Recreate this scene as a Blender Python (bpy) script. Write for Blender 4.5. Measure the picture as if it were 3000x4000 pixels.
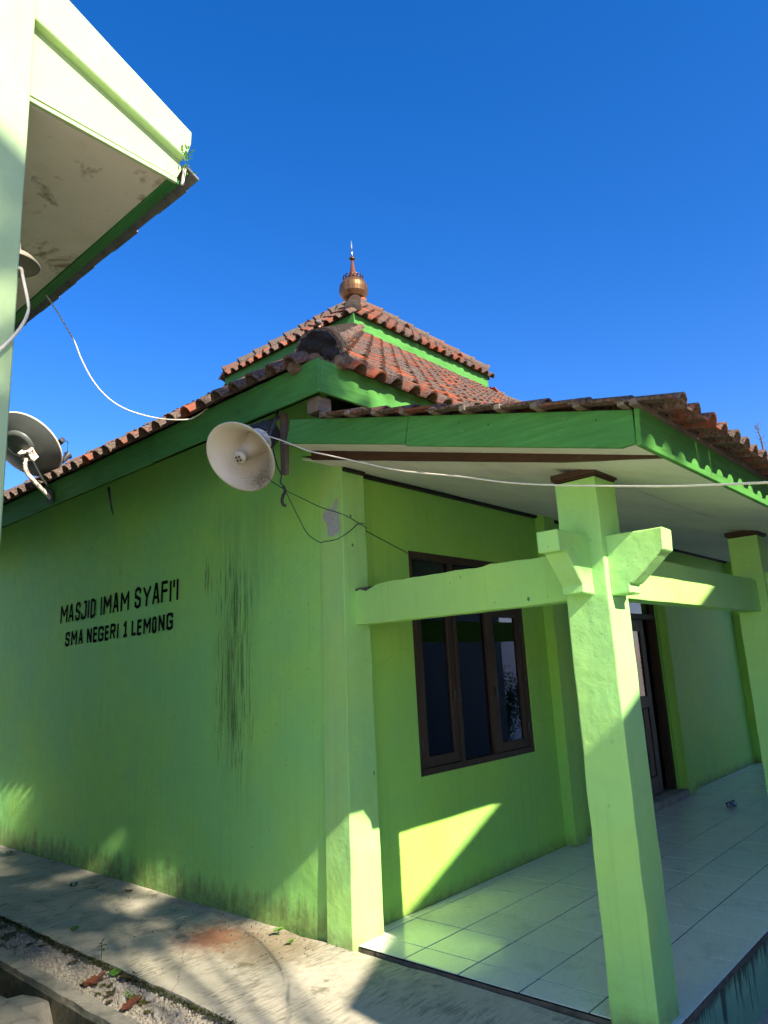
import bpy, bmesh, math, random
from mathutils import Vector, Matrix, Euler, noise as mnoise
R = math.radians
random.seed(7)
for o in list(bpy.data.objects): bpy.data.objects.remove(o)
S = bpy.context.scene
COL = S.collection

# ------------------------------------------------------------------ camera, sky, sun, exposure
cam_d = bpy.data.cameras.new('camera'); cam = bpy.data.objects.new('camera', cam_d); COL.objects.link(cam)
cam_d.sensor_fit = 'HORIZONTAL'; cam_d.sensor_width = 36.0; cam_d.lens = 36.0 * 2805.4 / 3000.0
cam_d.clip_start = 0.05; cam_d.clip_end = 2000
CP = Vector((-3.789, -3.5852, 1.687))
c_r = Vector((0.66920327, -0.74134393, -0.05075586)); c_u = -Vector((0.12786804, 0.18217247, -0.9749169)); c_b = -Vector((0.73199505, 0.64592752, 0.21670461))
cam.matrix_world = Matrix(((c_r.x, c_u.x, c_b.x, CP.x), (c_r.y, c_u.y, c_b.y, CP.y), (c_r.z, c_u.z, c_b.z, CP.z), (0, 0, 0, 1)))
S.camera = cam
S.render.resolution_x = 768; S.render.resolution_y = 1024

SUN = Vector((0.165, 1.0, -0.74)).normalized()           # direction the light travels
W = bpy.data.worlds.new('World'); S.world = W; W.use_nodes = True
wn = W.node_tree; wn.nodes.clear()
sky = wn.nodes.new('ShaderNodeTexSky'); sky.sky_type = 'NISHITA'; sky.sun_disc = False
sky.sun_elevation = math.asin(-SUN.z); sky.sun_rotation = math.atan2(-SUN.x, -SUN.y)
sky.air_density = 1.0; sky.dust_density = 0.3; sky.ozone_density = 4.0; sky.altitude = 300
hs = wn.nodes.new('ShaderNodeHueSaturation'); hs.inputs['Saturation'].default_value = 1.33; hs.inputs['Value'].default_value = 1.0
tint = wn.nodes.new('ShaderNodeMix'); tint.data_type = 'RGBA'; tint.blend_type = 'MULTIPLY'; tint.inputs[0].default_value = 1.0; tint.inputs[7].default_value = (.86, .67, .85, 1)
bg = wn.nodes.new('ShaderNodeBackground'); bg.inputs[1].default_value = 0.078
wo = wn.nodes.new('ShaderNodeOutputWorld')
wn.links.new(sky.outputs[0], hs.inputs['Color']); wn.links.new(hs.outputs[0], tint.inputs[6]); wn.links.new(tint.outputs[2], bg.inputs[0]); wn.links.new(bg.outputs[0], wo.inputs[0])
sl = bpy.data.lights.new('sun', 'SUN'); sl.energy = 2.75; sl.angle = R(0.55); sl.color = (1.0, 0.93, 0.78)
so = bpy.data.objects.new('sun', sl); COL.objects.link(so); so.rotation_euler = SUN.to_track_quat('-Z', 'Y').to_euler(); so.location = (-3, -20, 20)
S.view_settings.view_transform = 'Standard'; S.view_settings.look = 'None'; S.view_settings.gamma = 1.0
S.view_settings.use_curve_mapping = False; S.view_settings.exposure = 2.0
try:
    S.cycles.use_denoising = True; S.cycles.use_adaptive_sampling = True; S.cycles.adaptive_threshold = .03; S.cycles.max_bounces = 6; S.cycles.diffuse_bounces = 3; S.cycles.glossy_bounces = 2; S.cycles.transmission_bounces = 2; S.cycles.transparent_max_bounces = 12
except Exception: pass

# ------------------------------------------------------------------ node helpers / materials
class NT:
    def __init__(s, name):
        s.m = bpy.data.materials.new(name); s.m.use_nodes = True; s.t = s.m.node_tree; s.t.nodes.clear()
        s.out = s.t.nodes.new('ShaderNodeOutputMaterial'); s.p = s.t.nodes.new('ShaderNodeBsdfPrincipled'); s.t.links.new(s.p.outputs[0], s.out.inputs[0])
        s._pos = None
    def n(s, typ, ins=None, **kw):
        nd = s.t.nodes.new(typ)
        for k, v in kw.items(): setattr(nd, k, v)
        for k, v in (ins or {}).items():
            if isinstance(v, bpy.types.NodeSocket): s.t.links.new(v, nd.inputs[k])
            else: nd.inputs[k].default_value = v
        return nd
    def pos(s):
        if s._pos is None: s._pos = s.n('ShaderNodeNewGeometry').outputs['Position']
        return s._pos
    def xyz(s): return s.n('ShaderNodeSeparateXYZ', {0: s.pos()}).outputs
    def vec(s, scale, off=(0, 0, 0), src=None):
        return s.n('ShaderNodeMapping', {'Vector': src or s.pos(), 'Scale': scale, 'Location': off}).outputs[0]
    def noise(s, scale, detail=4, rough=.55, vec=None, dist=0.0):
        return s.n('ShaderNodeTexNoise', {'Vector': vec or s.pos(), 'Scale': scale, 'Detail': min(detail, 4), 'Roughness': rough, 'Distortion': dist}).outputs[0]
    def vor(s, scale, vec=None, feature='F1'):
        return s.n('ShaderNodeTexVoronoi', {'Vector': vec or s.pos(), 'Scale': scale}, feature=feature)
    def mr(s, v, a, b, c=0.0, d=1.0):
        return s.n('ShaderNodeMapRange', {0: v, 1: a, 2: b, 3: c, 4: d}).outputs[0]
    def mth(s, op, a, b=0.0, clamp=False):
        nd = s.n('ShaderNodeMath', {0: a, 1: b}, operation=op); nd.use_clamp = clamp; return nd.outputs[0]
    def mix(s, f, a, b, mode='MIX'):
        nd = s.n('ShaderNodeMix', None, data_type='RGBA', blend_type=mode)
        for i, v in ((0, f), (6, a), (7, b)):
            if isinstance(v, bpy.types.NodeSocket): s.t.links.new(v, nd.inputs[i])
            else: nd.inputs[i].default_value = v if i == 0 else (tuple(v) + (1,))[:4]
        return nd.outputs[2]
    def bump(s, h, strength=.3, dist=.01, prev=None):
        ins = {'Height': h, 'Strength': strength, 'Distance': dist}
        if prev: ins['Normal'] = prev
        return s.n('ShaderNodeBump', ins).outputs[0]
    def set(s, **kw):
        mp = {'color': 'Base Color', 'rough': 'Roughness', 'normal': 'Normal', 'spec': 'Specular IOR Level', 'metal': 'Metallic', 'coat': 'Coat Weight', 'trans': 'Transmission Weight', 'ior': 'IOR', 'sheen': 'Sheen Weight'}
        for k, v in kw.items():
            inp = s.p.inputs[mp[k]]
            if isinstance(v, bpy.types.NodeSocket): s.t.links.new(v, inp)
            elif k == 'color': inp.default_value = (tuple(v) + (1,))[:4]
            else: inp.default_value = v
        return s.m
MATS = {}
def dark(c, k): return tuple(x * k for x in c)

def paint(name, base, alt=None, rough=.62, specks=True, grime=0.0, bump=.25, streak=False, crack=0.0, lumps=0.0):
    """matt wall paint: patchy fading, roller texture, specks, damp stains rising from the foot"""
    t = NT(name); alt = alt or (base[0] * .86, base[1] * .93, base[2] * 1.05)
    n1 = t.mr(t.noise(.85, 5, .6), .38, .62); c = t.mix(n1, base, alt)
    n2 = t.mr(t.noise(9, 5, .65), .3, .75); c = t.mix(t.mth('MULTIPLY', n2, .22), c, dark(base, .72))
    vz = t.vec((26, 26, .9)); run = t.mr(t.noise(1.0, 5, .6, vz), .55, .85)
    c = t.mix(t.mth('MULTIPLY', run, .30), c, dark(base, .55))
    fd_ = t.mr(t.noise(3.4, 5, .7, t.vec((1, 1, .7), (7, 3, 1))), .56, .74); c = t.mix(t.mth('MULTIPLY', fd_, .20), c, (min(.8, base[0] * 1.25), min(.85, base[1] * 1.1), base[2] * 1.8))
    if specks:
        v = t.vor(21, t.vec((1, 1, .62))).outputs['Distance']; big = t.mr(t.noise(2.0, 2), .5, .62)
        sp = t.mth('MULTIPLY', t.mr(v, .10, .04), big); c = t.mix(t.mth('MULTIPLY', sp, .8), c, (.025, .035, .015))
        v = t.vor(55, t.vec((1, 1, .5), (3, 1, 2))).outputs['Distance']
        sp = t.mth('MULTIPLY', t.mr(v, .12, .05), t.mr(t.noise(3.1, 2), .55, .66)); c = t.mix(t.mth('MULTIPLY', sp, .7), c, (.04, .05, .02))
    if grime > 0:
        z = t.xyz()[2]; hgt = t.mr(t.noise(1.0, 6, .7, t.vec((9, 9, 1.2))), .25, .8, .05, grime)
        g = t.mr(t.mth('SUBTRACT', hgt, z), -.03, .09); g2 = t.mth('MULTIPLY', g, t.mr(t.noise(14, 5, .7), .3, .62, .35, 1.0))
        c = t.mix(t.mth('MULTIPLY', g2, .68), c, (.19, .155, .065))
        g3 = t.mth('MULTIPLY', t.mr(t.mth('SUBTRACT', hgt, z), .10, .24), t.mr(t.noise(30, 4), .35, .6)); c = t.mix(t.mth('MULTIPLY', g3, .55), c, (.09, .075, .035))
    if streak:
        X, Y, Z = t.xyz()
        def band(v, a, b, cc, d): return t.mth('MULTIPLY', t.mr(v, a, b), t.mr(v, d, cc))
        fine = t.noise(1.0, 7, .74, t.vec((58, 58, 1.5), (0, 0, 3))); fine2 = t.noise(1.0, 6, .7, t.vec((150, 150, 4.5)))
        f = t.mth('ADD', t.mth('MULTIPLY', fine, .55), t.mth('MULTIPLY', fine2, .45))
        wob = t.mth('ADD', Y, t.mth('MULTIPLY', t.noise(.9, 3), .16))
        core = t.mth('MULTIPLY', band(wob, 0.98, 1.30, 1.36, 1.72), band(Z, .55, 1.4, 2.35, 2.95))
        s1 = t.mth('MULTIPLY', t.mr(t.mth('ADD', f, t.mth('MULTIPLY', core, .12)), .59, .66), t.mr(core, .02, .3))
        core2 = t.mth('MULTIPLY', band(wob, 1.63, 1.71, 1.73, 1.82), band(Z, 2.36, 2.5, 2.68, 2.86))
        s2 = t.mth('MULTIPLY', t.mr(t.mth('ADD', f, t.mth('MULTIPLY', core2, .11)), .59, .65), t.mr(core2, .02, .3))
        core3 = t.mth('MULTIPLY', band(wob, .78, .95, 1.5, 1.75), band(Z, 2.2, 2.5, 3.0, 3.2))
        s3 = t.mth('MULTIPLY', t.mth('MULTIPLY', t.mr(f, .60, .66), t.mr(core3, .05, .6)), .8)
        s4 = t.mth('MULTIPLY', t.mr(t.mth('MULTIPLY', t.noise(1.0, 5, .7, t.vec((48, 48, 3.2), (5, 2, 0))), t.mr(Z, 1.5, .3, .86, 1.05)), .70, .76), .75)
        st = t.mth('MAXIMUM', t.mth('MAXIMUM', s1, s2), t.mth('MAXIMUM', s3, s4))
        ws = t.mth('MULTIPLY', t.mth('MAXIMUM', core, t.mth('MULTIPLY', core3, .6)), t.mr(t.noise(1.0, 4, .6, t.vec((12, 12, 1.0), (1, 0, 0))), .35, .7, .15, 1.0)); c = t.mix(t.mth('MULTIPLY', ws, .42), c, (.07, .16, .03))
        c = t.mix(t.mth('MULTIPLY', st, .72), c, (.022, .045, .010))
    if crack:
     vc = t.n('ShaderNodeTexVoronoi', {'Vector': t.n('ShaderNodeMixRGB', {0: .16, 1: t.pos(), 2: t.n('ShaderNodeTexNoise', {'Vector': t.pos(), 'Scale': 3.0, 'Detail': 4.0}).outputs[1]}).outputs[0], 'Scale': 1.15}, feature='DISTANCE_TO_EDGE').outputs[0]
     ck = t.mth('MULTIPLY', t.mr(vc, .0028, .0008), t.mr(t.noise(.9, 2, .5, t.vec((1, 1, 1), (4, 8, 2))), .54, .60)); c = t.mix(t.mth('MULTIPLY', ck, crack), c, dark(base, .25))
    b = t.bump(t.noise(70, 2, .6), bump * .5, .004); b = t.bump(t.noise(6, 2, .5), bump, .02, b)
    if lumps:
        b = t.bump(t.noise(26, 3, .55), lumps, .012, b)
        pit = t.mth('MULTIPLY', t.mr(t.vor(7.5, t.vec((1, 1, .8), (1.3, .4, .2))).outputs['Distance'], .085, .05), t.mr(t.noise(3.0, 2), .48, .56)); c = t.mix(t.mth('MULTIPLY', pit, .75), c, (.07, .08, .05)); b = t.bump(pit, .8, -.01, b)
    m = t.set(color=c, rough=rough, normal=b, spec=.32); MATS[name] = m; return m

G = (.43, .74, .12)
M_wall = paint('wall_paint', G, grime=.0)
M_side = paint('side_wall_paint', (.43, .87, .175), (.34, .81, .235), grime=.34, streak=True, crack=.2, bump=.45)
M_front = paint('front_wall_paint', (.45, .82, .115), (.38, .77, .15), grime=.13, crack=.2)
M_col = paint('column_paint', (.48, .83, .20), (.39, .78, .26), grime=.10, bump=.35, lumps=.17)
M_beam = paint('beam_paint', (.48, .83, .185), (.41, .80, .22), bump=.25, lumps=.10)
def plinth_mat():
    t = NT('platform_paint'); X, Y, Z = t.xyz()
    c = t.mix(t.mr(t.noise(2.0, 4, .6), .35, .65), (.46, .66, .34), (.34, .56, .30))
    dr = t.noise(1.0, 4, .7, t.vec((14, 14, 1.3))); top = t.mr(Z, -.32, -.02)
    f = t.mr(t.mth('ADD', dr, t.mth('MULTIPLY', top, .16)), .60, .70); c = t.mix(t.mth('MULTIPLY', f, .85), c, (.05, .055, .03))
    g = t.mr(t.mth('ADD', t.mth('MULTIPLY', t.noise(12, 4, .7), .12), Z), -.03, .02); c = t.mix(t.mth('MULTIPLY', g, .8), c, (.06, .05, .035))
    c = t.mix(t.mth('MULTIPLY', t.mr(t.noise(7, 4, .7), .5, .7), .4), c, (.20, .24, .12))
    return t.set(color=c, rough=.85, normal=t.bump(t.noise(20, 4), .4, .01))
M_plat = plinth_mat()
M_nb = paint('neighbour_paint', (.47, .63, .27), (.41, .58, .29), specks=False, bump=.25)

def wood_paint(name, base, rough=.68, grain=(1, 1, 1), worn=.55):
    t = NT(name)
    g = t.noise(1.0, 6, .65, t.vec(grain)); c = t.mix(t.mr(g, .35, .7), base, dark(base, .70))
    b_ = t.mr(t.noise(2.3, 4), .4, .7); c = t.mix(t.mth('MULTIPLY', b_, .45), c, dark(base, .5))
    w = t.mth('MULTIPLY', t.mr(t.noise(1.0, 6, .75, t.vec(tuple(2.2 * x for x in grain), (4, 4, 4))), .66, .72), worn); c = t.mix(w, c, (.38, .48, .30))
    v = t.vor(9, t.vec((1, 1, 1), (.3, .2, .1))).outputs['Distance']; c = t.mix(t.mth('MULTIPLY', t.mr(v, .07, .03), .8), c, (.02, .03, .01))
    kn = t.vor(3.2, t.vec((1, 1, 1), (.7, .4, .6))).outputs['Distance']; c = t.mix(t.mth('MULTIPLY', t.mth('MULTIPLY', t.mr(kn, .14, .05), t.mr(t.noise(70, 3, .7), .40, .60)), .6), c, dark(base, .3))
    m = t.set(color=c, rough=rough, normal=t.bump(g, .45, .006), spec=.25); MATS[name] = m; return m
M_fasx = wood_paint('fascia_paint_front', (.10, .33, .06), grain=(2.5, 45, 45))
M_fasy = wood_paint('fascia_paint_side', (.085, .30, .065), grain=(45, 2.5, 45))
M_fasd = wood_paint('fascia_paint_neighbour', (.05, .26, .07), grain=(45, 2.5, 45), worn=.1)

def wood(name, base, grain=(40, 40, 3), rough=.55, stain=.5):
    t = NT(name); g = t.noise(1.0, 7, .7, t.vec(grain)); c = t.mix(t.mr(g, .3, .7), base, dark(base, .5))
    c = t.mix(t.mth('MULTIPLY', t.mr(t.noise(3, 5), .45, .75), stain), c, dark(base, .45))
    return t.set(color=c, rough=rough, normal=t.bump(g, .3, .004), spec=.35)
M_teak = wood('dark_teak', (.085, .048, .026), stain=.4)
M_teakd = wood('door_teak', (.12, .06, .032), stain=.4)
M_trim = wood('brown_trim', (.10, .045, .022), grain=(12, 12, 60))
M_raw = wood('weathered_timber', (.26, .20, .14), grain=(4, 40, 40), rough=.85)
M_rawy = wood('weathered_rafter', (.20, .15, .10), grain=(40, 4, 40), rough=.85)
M_blk = wood('gap_black', (.03, .022, .016))

def tile_mat(name, a, b, mold, amount):
    t = NT(name)
    oi = t.n('ShaderNodeObjectInfo').outputs['Random']; at = t.n('ShaderNodeAttribute', None, attribute_name='rnd').outputs['Fac']
    rnd = t.mth('FRACT', t.mth('ADD', oi, at))
    c = t.mix(rnd, a, b)
    c = t.mix(t.mth('MULTIPLY', t.mr(t.noise(14, 5, .7), .35, .7), .5), c, dark(a, .55))
    r2 = t.mth('FRACT', t.mth('MULTIPLY', rnd, 7.31))
    nz = t.mth('ADD', t.mth('MULTIPLY', t.noise(5, 6, .7), .75), t.mth('MULTIPLY', t.noise(38, 4, .7), .25))
    thr = t.mth('ADD', nz, t.mth('MULTIPLY', r2, .26)); f = t.mr(thr, amount, amount + .13)
    c = t.mix(t.mth('MULTIPLY', f, .9), c, t.mix(t.mr(t.noise(60, 4), .35, .65), mold, (.17, .14, .11)))
    li = t.mth('MULTIPLY', t.mr(t.noise(46, 5, .8), .66, .72), .6); c = t.mix(li, c, (.42, .40, .34))
    return t.set(color=c, rough=.88, normal=t.bump(t.noise(60, 5, .7), .5, .004), spec=.2)
M_tile = tile_mat('clay_tile', (.38, .095, .038), (.20, .055, .028), (.04, .026, .02), .49)
M_tileo = tile_mat('clay_tile_worn', (.34, .10, .048), (.20, .062, .034), (.03, .022, .018), .46)
M_capd = tile_mat('weathered_ridge_clay', (.15, .085, .055), (.10, .06, .04), (.03, .024, .02), .42)
M_cap = tile_mat('ridge_clay', (.22, .11, .07), (.17, .085, .055), (.05, .04, .033), .50)
def concrete(name, a, b, stain, scale=1.0, moss=0.0, rough=.9, bump=.6):
    t = NT(name); c = t.mix(t.mr(t.noise(1.6 * scale, 7, .62), .34, .66), a, b)
    c = t.mix(t.mth('MULTIPLY', t.mr(t.noise(5.5 * scale, 7, .7, dist=.6), .48, .68), .75), c, stain)
    c = t.mix(t.mth('MULTIPLY', t.mr(t.noise(70, 4, .7), .4, .7), .35), c, dark(a, .6))
    if moss: c = t.mix(t.mth('MULTIPLY', t.mr(t.noise(3.2, 6, .7), .56, .64), moss), c, (.055, .065, .018))
    b_ = t.bump(t.noise(90, 5, .7), bump * .5, .005); b_ = t.bump(t.noise(9, 6, .65), bump, .02, b_)
    return t.set(color=c, rough=rough, normal=b_, spec=.25)
M_mort = concrete('mortar', (.16, .14, .11), (.07, .06, .05), (.03, .027, .024), 3, .3)
M_mortk = concrete('blackened_mortar', (.016, .015, .015), (.045, .042, .038), (.008, .008, .008), 5)
M_mortb = concrete('brown_mortar', (.20, .14, .085), (.11, .08, .05), (.04, .03, .022), 4, .4)
M_conc = concrete('drain_concrete', (.47, .41, .30), (.37, .33, .25), (.18, .16, .11), 1.5, .3)
M_concw = concrete('drain_wall_concrete', (.24, .22, .15), (.15, .145, .09), (.07, .07, .035), 2.5, .6)
M_edge = concrete('porch_edge_mortar', (.22, .17, .11), (.14, .11, .075), (.06, .05, .035), 3)
M_soil = concrete('dry_soil', (.62, .51, .37), (.54, .46, .34), (.36, .30, .21), 2, .1)

def path_mat():
    t = NT('path_concrete'); X, Y, Z = t.xyz()
    c = t.mix(t.mr(t.noise(1.3, 7, .62), .33, .67), (.60, .52, .38), (.48, .43, .33))
    sw = t.noise(1.0, 7, .72, t.vec((9, 55, 9))); c = t.mix(t.mth('MULTIPLY', t.mr(sw, .46, .66), t.mr(t.noise(2.2, 3), .42, .58, .15, .95)), c, (.20, .18, .12))
    c = t.mix(t.mth('MULTIPLY', t.mr(t.noise(6, 7, .7, dist=.5), .50, .68), .6), c, (.28, .25, .18))
    c = t.mix(t.mth('MULTIPLY', t.mr(t.noise(2.4, 6, .75, t.vec((1, 1, 1), (9, 3, 0))), .60, .68), .7), c, (.085, .085, .035))
    # brick-red spill and brown soil by the corner
    dx = t.mth('SUBTRACT', X, -.62); dy = t.mth('SUBTRACT', Y, .95)
    r = t.mth('SQRT', t.mth('ADD', t.mth('MULTIPLY', t.mth('MULTIPLY', dx, dx), 9.0), t.mth('MULTIPLY', t.mth('MULTIPLY', dy, dy), 7.0)))
    f = t.mr(t.mth('ADD', r, t.mth('MULTIPLY', t.mth('SUBTRACT', t.noise(14, 6, .75), .5), 1.6)), 1.0, .25); c = t.mix(t.mth('MULTIPLY', f, .85), c, (.27, .085, .04))
    dx = t.mth('SUBTRACT', X, -.50); dy = t.mth('SUBTRACT', Y, .55)
    r = t.mth('SQRT', t.mth('ADD', t.mth('MULTIPLY', t.mth('MULTIPLY', dx, dx), 8.0), t.mth('MULTIPLY', t.mth('MULTIPLY', dy, dy), 4.5)))
    f = t.mr(t.mth('ADD', r, t.mth('MULTIPLY', t.mth('SUBTRACT', t.noise(20, 6, .75), .5), 1.4)), 1.15, .5); c = t.mix(t.mth('MULTIPLY', f, .6), c, (.22, .145, .07))
    # cracks
    v = t.n('ShaderNodeTexVoronoi', {'Vector': t.n('ShaderNodeMixRGB', {0: .12, 1: t.pos(), 2: t.n('ShaderNodeTexNoise', {'Vector': t.pos(), 'Scale': 4.0, 'Detail': 4.0}).outputs[1]}).outputs[0], 'Scale': 1.25}, feature='DISTANCE_TO_EDGE').outputs[0]
    cr = t.mth('MULTIPLY', t.mr(v, .0055, .0015), t.mr(t.noise(1.1, 2, .5, t.vec((1, 1, 1), (2, 7, 0))), .50, .56)); c = t.mix(t.mth('MULTIPLY', cr, .4), c, (.07, .06, .04))
    b = t.bump(t.noise(110, 5, .75), .45, .004); b = t.bump(sw, .35, .008, b); b = t.bump(t.noise(7, 5), .4, .02, b)
    return t.set(color=c, rough=.92, normal=b, spec=.22)
M_path = path_mat()

def floor_tile_mat():
    t = NT('white_floor_tile'); rnd = t.n('ShaderNodeObjectInfo').outputs['Random']
    c = t.mix(rnd, (.92, .88, .72), (.86, .83, .68))
    v = t.noise(1.0, 6, .7, t.vec((16, 60, 1)), .8); c = t.mix(t.mth('MULTIPLY', t.mr(v, .5, .7), .30), c, (.48, .46, .40))
    c = t.mix(t.mth('MULTIPLY', t.mr(t.noise(3.5, 6, .7), .55, .72), .35), c, (.36, .35, .27))
    sc = t.mr(t.noise(1.0, 6, .8, t.vec((50, 22, 1), (2, 1, 0))), .70, .73); c = t.mix(t.mth('MULTIPLY', sc, .35), c, (.15, .16, .13))
    r = t.mr(t.noise(5, 5, .7), .3, .75, .10, .24)
    return t.set(color=c, rough=r, spec=.55, normal=t.bump(t.noise(6, 2), .02, .01))
M_ft = floor_tile_mat()
M_grout = NT('grout').set(color=(.025, .032, .022), rough=1.0, spec=0.0)
def ceil_mat(name, a, b, st, blot=.0):
    t = NT(name); c = t.mix(t.mr(t.noise(.8, 4), .35, .65), a, b); c = t.mix(t.mth('MULTIPLY', t.mr(t.noise(3, 6, .7), .5, .72), .35), c, st)
    if blot:
        c = t.mix(t.mth('MULTIPLY', t.mr(t.noise(3.3, 7, .72, t.vec((1, 1, 1), (2.2, 1.4, 0)), .4), .56, .66), blot), c, (.20, .13, .07))
    return t.set(color=c, rough=.8, normal=t.bump(t.noise(14, 4), .12, .01), spec=.2)
M_ceil = ceil_mat('ceiling_board', (.82, .77, .67), (.75, .71, .62), (.52, .46, .37))
M_soff = ceil_mat('soffit_board', (.76, .70, .58), (.70, .65, .55), (.50, .44, .33), .8)
M_asb = concrete('grey_roof_sheet', (.20, .21, .20), (.14, .15, .14), (.07, .075, .07), 2)
def simple(name, col, rough=.5, metal=0.0, var=.25, scale=20, spec=.5, bump=.0):
    t = NT(name); c = t.mix(t.mth('MULTIPLY', t.mr(t.noise(scale, 5, .65), .35, .7), var), col, dark(col, .35))
    kw = dict(color=c, rough=rough, metal=metal, spec=spec)
    if bump: kw['normal'] = t.bump(t.noise(scale * 2, 4), bump, .003)
    return t.set(**kw)
M_blackink = simple('letter_paint', (.006, .010, .005), .9, var=.1, spec=.1)
M_white = simple('white_cable', (.80, .72, .56), .45, var=.15)
M_wgrn = simple('green_wire', (.03, .10, .05), .5)
M_wblk = simple('black_wire', (.015, .015, .016), .55)
M_horn = None
def horn_mat():
    t = NT('horn_enamel'); X, Y, Z = t.xyz()
    c = t.mix(t.mr(t.noise(4, 5), .35, .7), (.84, .79, .66), (.74, .67, .52))
    dx = t.mth('SUBTRACT', X, -.945); dy = t.mth('SUBTRACT', Y, .02); dz = t.mth('SUBTRACT', Z, 2.985)
    r = t.mth('SQRT', t.mth('ADD', t.mth('ADD', t.mth('MULTIPLY', dx, dx), t.mth('MULTIPLY', dy, dy)), t.mth('MULTIPLY', dz, dz)))
    nz = t.noise(75, 5, .8); f = t.mth('MULTIPLY', t.mr(r, .20, .03), t.mr(t.mth('ADD', nz, t.mr(r, .19, .02, -.12, .16)), .50, .58)); c = t.mix(f, c, (.02, .02, .016))
    f2 = t.mr(r, .32, .06, 0, .6); c = t.mix(f2, c, (.30, .21, .10))
    sp = t.mth('MULTIPLY', t.mr(t.vor(60).outputs['Distance'], .10, .05), t.mr(t.noise(9, 2), .52, .6)); c = t.mix(sp, c, (.05, .045, .03))
    return t.set(color=c, rough=.42, spec=.4)
M_horn = horn_mat()
M_drv = simple('driver_grey', (.05, .05, .05), .5)
M_dish = simple('dish_grey', (.13, .14, .125), .45, var=.3, scale=6)
def rusty(name):
    t = NT(name); c = t.mix(t.mr(t.noise(26, 5, .7), .50, .60), (.78, .74, .62), (.35, .13, .04)); return t.set(color=c, rough=.6)
M_rust = rusty('rusty_white_steel')
M_steel = simple('bracket_steel', (.07, .08, .075), .55, .3)
def copper():
    t = NT('copper_sheet'); rnd = t.n('ShaderNodeObjectInfo').outputs['Random']
    c = t.mix(rnd, (.28, .15, .06), (.17, .085, .036)); c = t.mix(t.mth('MULTIPLY', t.mr(t.noise(12, 5), .4, .7), .5), c, (.20, .10, .05))
    return t.set(color=c, rough=.48, metal=.7)
M_cop = copper(); M_copd = simple('dark_copper', (.12, .06, .035), .4, .6); M_copr = simple('red_copper', (.38, .13, .06), .35, .8)
M_chrome = simple('bright_steel', (.75, .72, .66), .25, .9, .1)
def glass_mat(name, tint):
    t = NT(name); t.t.nodes.remove(t.p)
    tr = t.n('ShaderNodeBsdfTransparent', {'Color': tint + (1,)}); gl = t.n('ShaderNodeBsdfGlossy', {'Color': (1, 1, 1, 1), 'Roughness': .015})
    fr = t.n('ShaderNodeFresnel', {'IOR': 1.9}).outputs[0]
    mx = t.n('ShaderNodeMixShader', {0: fr, 1: tr.outputs[0], 2: gl.outputs[0]}); t.t.links.new(mx.outputs[0], t.out.inputs[0]); return t.m
M_glass = glass_mat('window_glass', (.45, .5, .52))
M_plastic = glass_mat('clear_plastic', (.9, .93, .95))
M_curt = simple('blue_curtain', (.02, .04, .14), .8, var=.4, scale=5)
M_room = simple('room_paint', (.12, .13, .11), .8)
def leaf_mat(name, a, b, tr=.35):
    t = NT(name); rnd = t.n('ShaderNodeAttribute', None, attribute_name='rnd').outputs['Fac']; oi = t.n('ShaderNodeObjectInfo').outputs['Random']
    c = t.mix(t.mth('FRACT', t.mth('ADD', rnd, oi)), a, b); t.set(color=c, rough=.5, spec=.4)
    tl = t.n('ShaderNodeBsdfTranslucent', {'Color': c}); mx = t.n('ShaderNodeMixShader', {0: tr, 1: t.p.outputs[0], 2: tl.outputs[0]}); t.t.links.new(mx.outputs[0], t.out.inputs[0]); return t.m
M_leaf = leaf_mat('tree_leaf', (.045, .11, .02), (.08, .15, .03)); M_palm = leaf_mat('palm_leaf', (.05, .12, .03), (.09, .15, .04))
M_weed = leaf_mat('weed_leaf', (.12, .30, .04), (.20, .38, .06)); M_dry = leaf_mat('dry_leaf', (.15, .045, .028), (.22, .08, .035), .1)
M_litt = leaf_mat('fallen_leaf', (.13, .12, .03), (.09, .07, .03), .1); M_moss = leaf_mat('moss', (.035, .045, .012), (.07, .075, .02), .1)
M_bark = wood('bark', (.16, .12, .085), grain=(14, 14, 3), rough=.95)
M_stone = concrete('pale_gravel', (.54, .47, .35), (.40, .35, .27), (.22, .19, .14), 6)
M_feather = simple('dove_feather', (.16, .135, .12), .8, var=.5, scale=40)
M_opp = simple('opposite_house_paint', (.10, .13, .14), .8, var=.3, scale=2)
M_pale = simple('pale_blue_wall', (.80, .84, .90), .7, var=.12, scale=1.2)
M_shade = simple('lamp_enamel', (.32, .28, .20), .5, var=.3)

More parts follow.
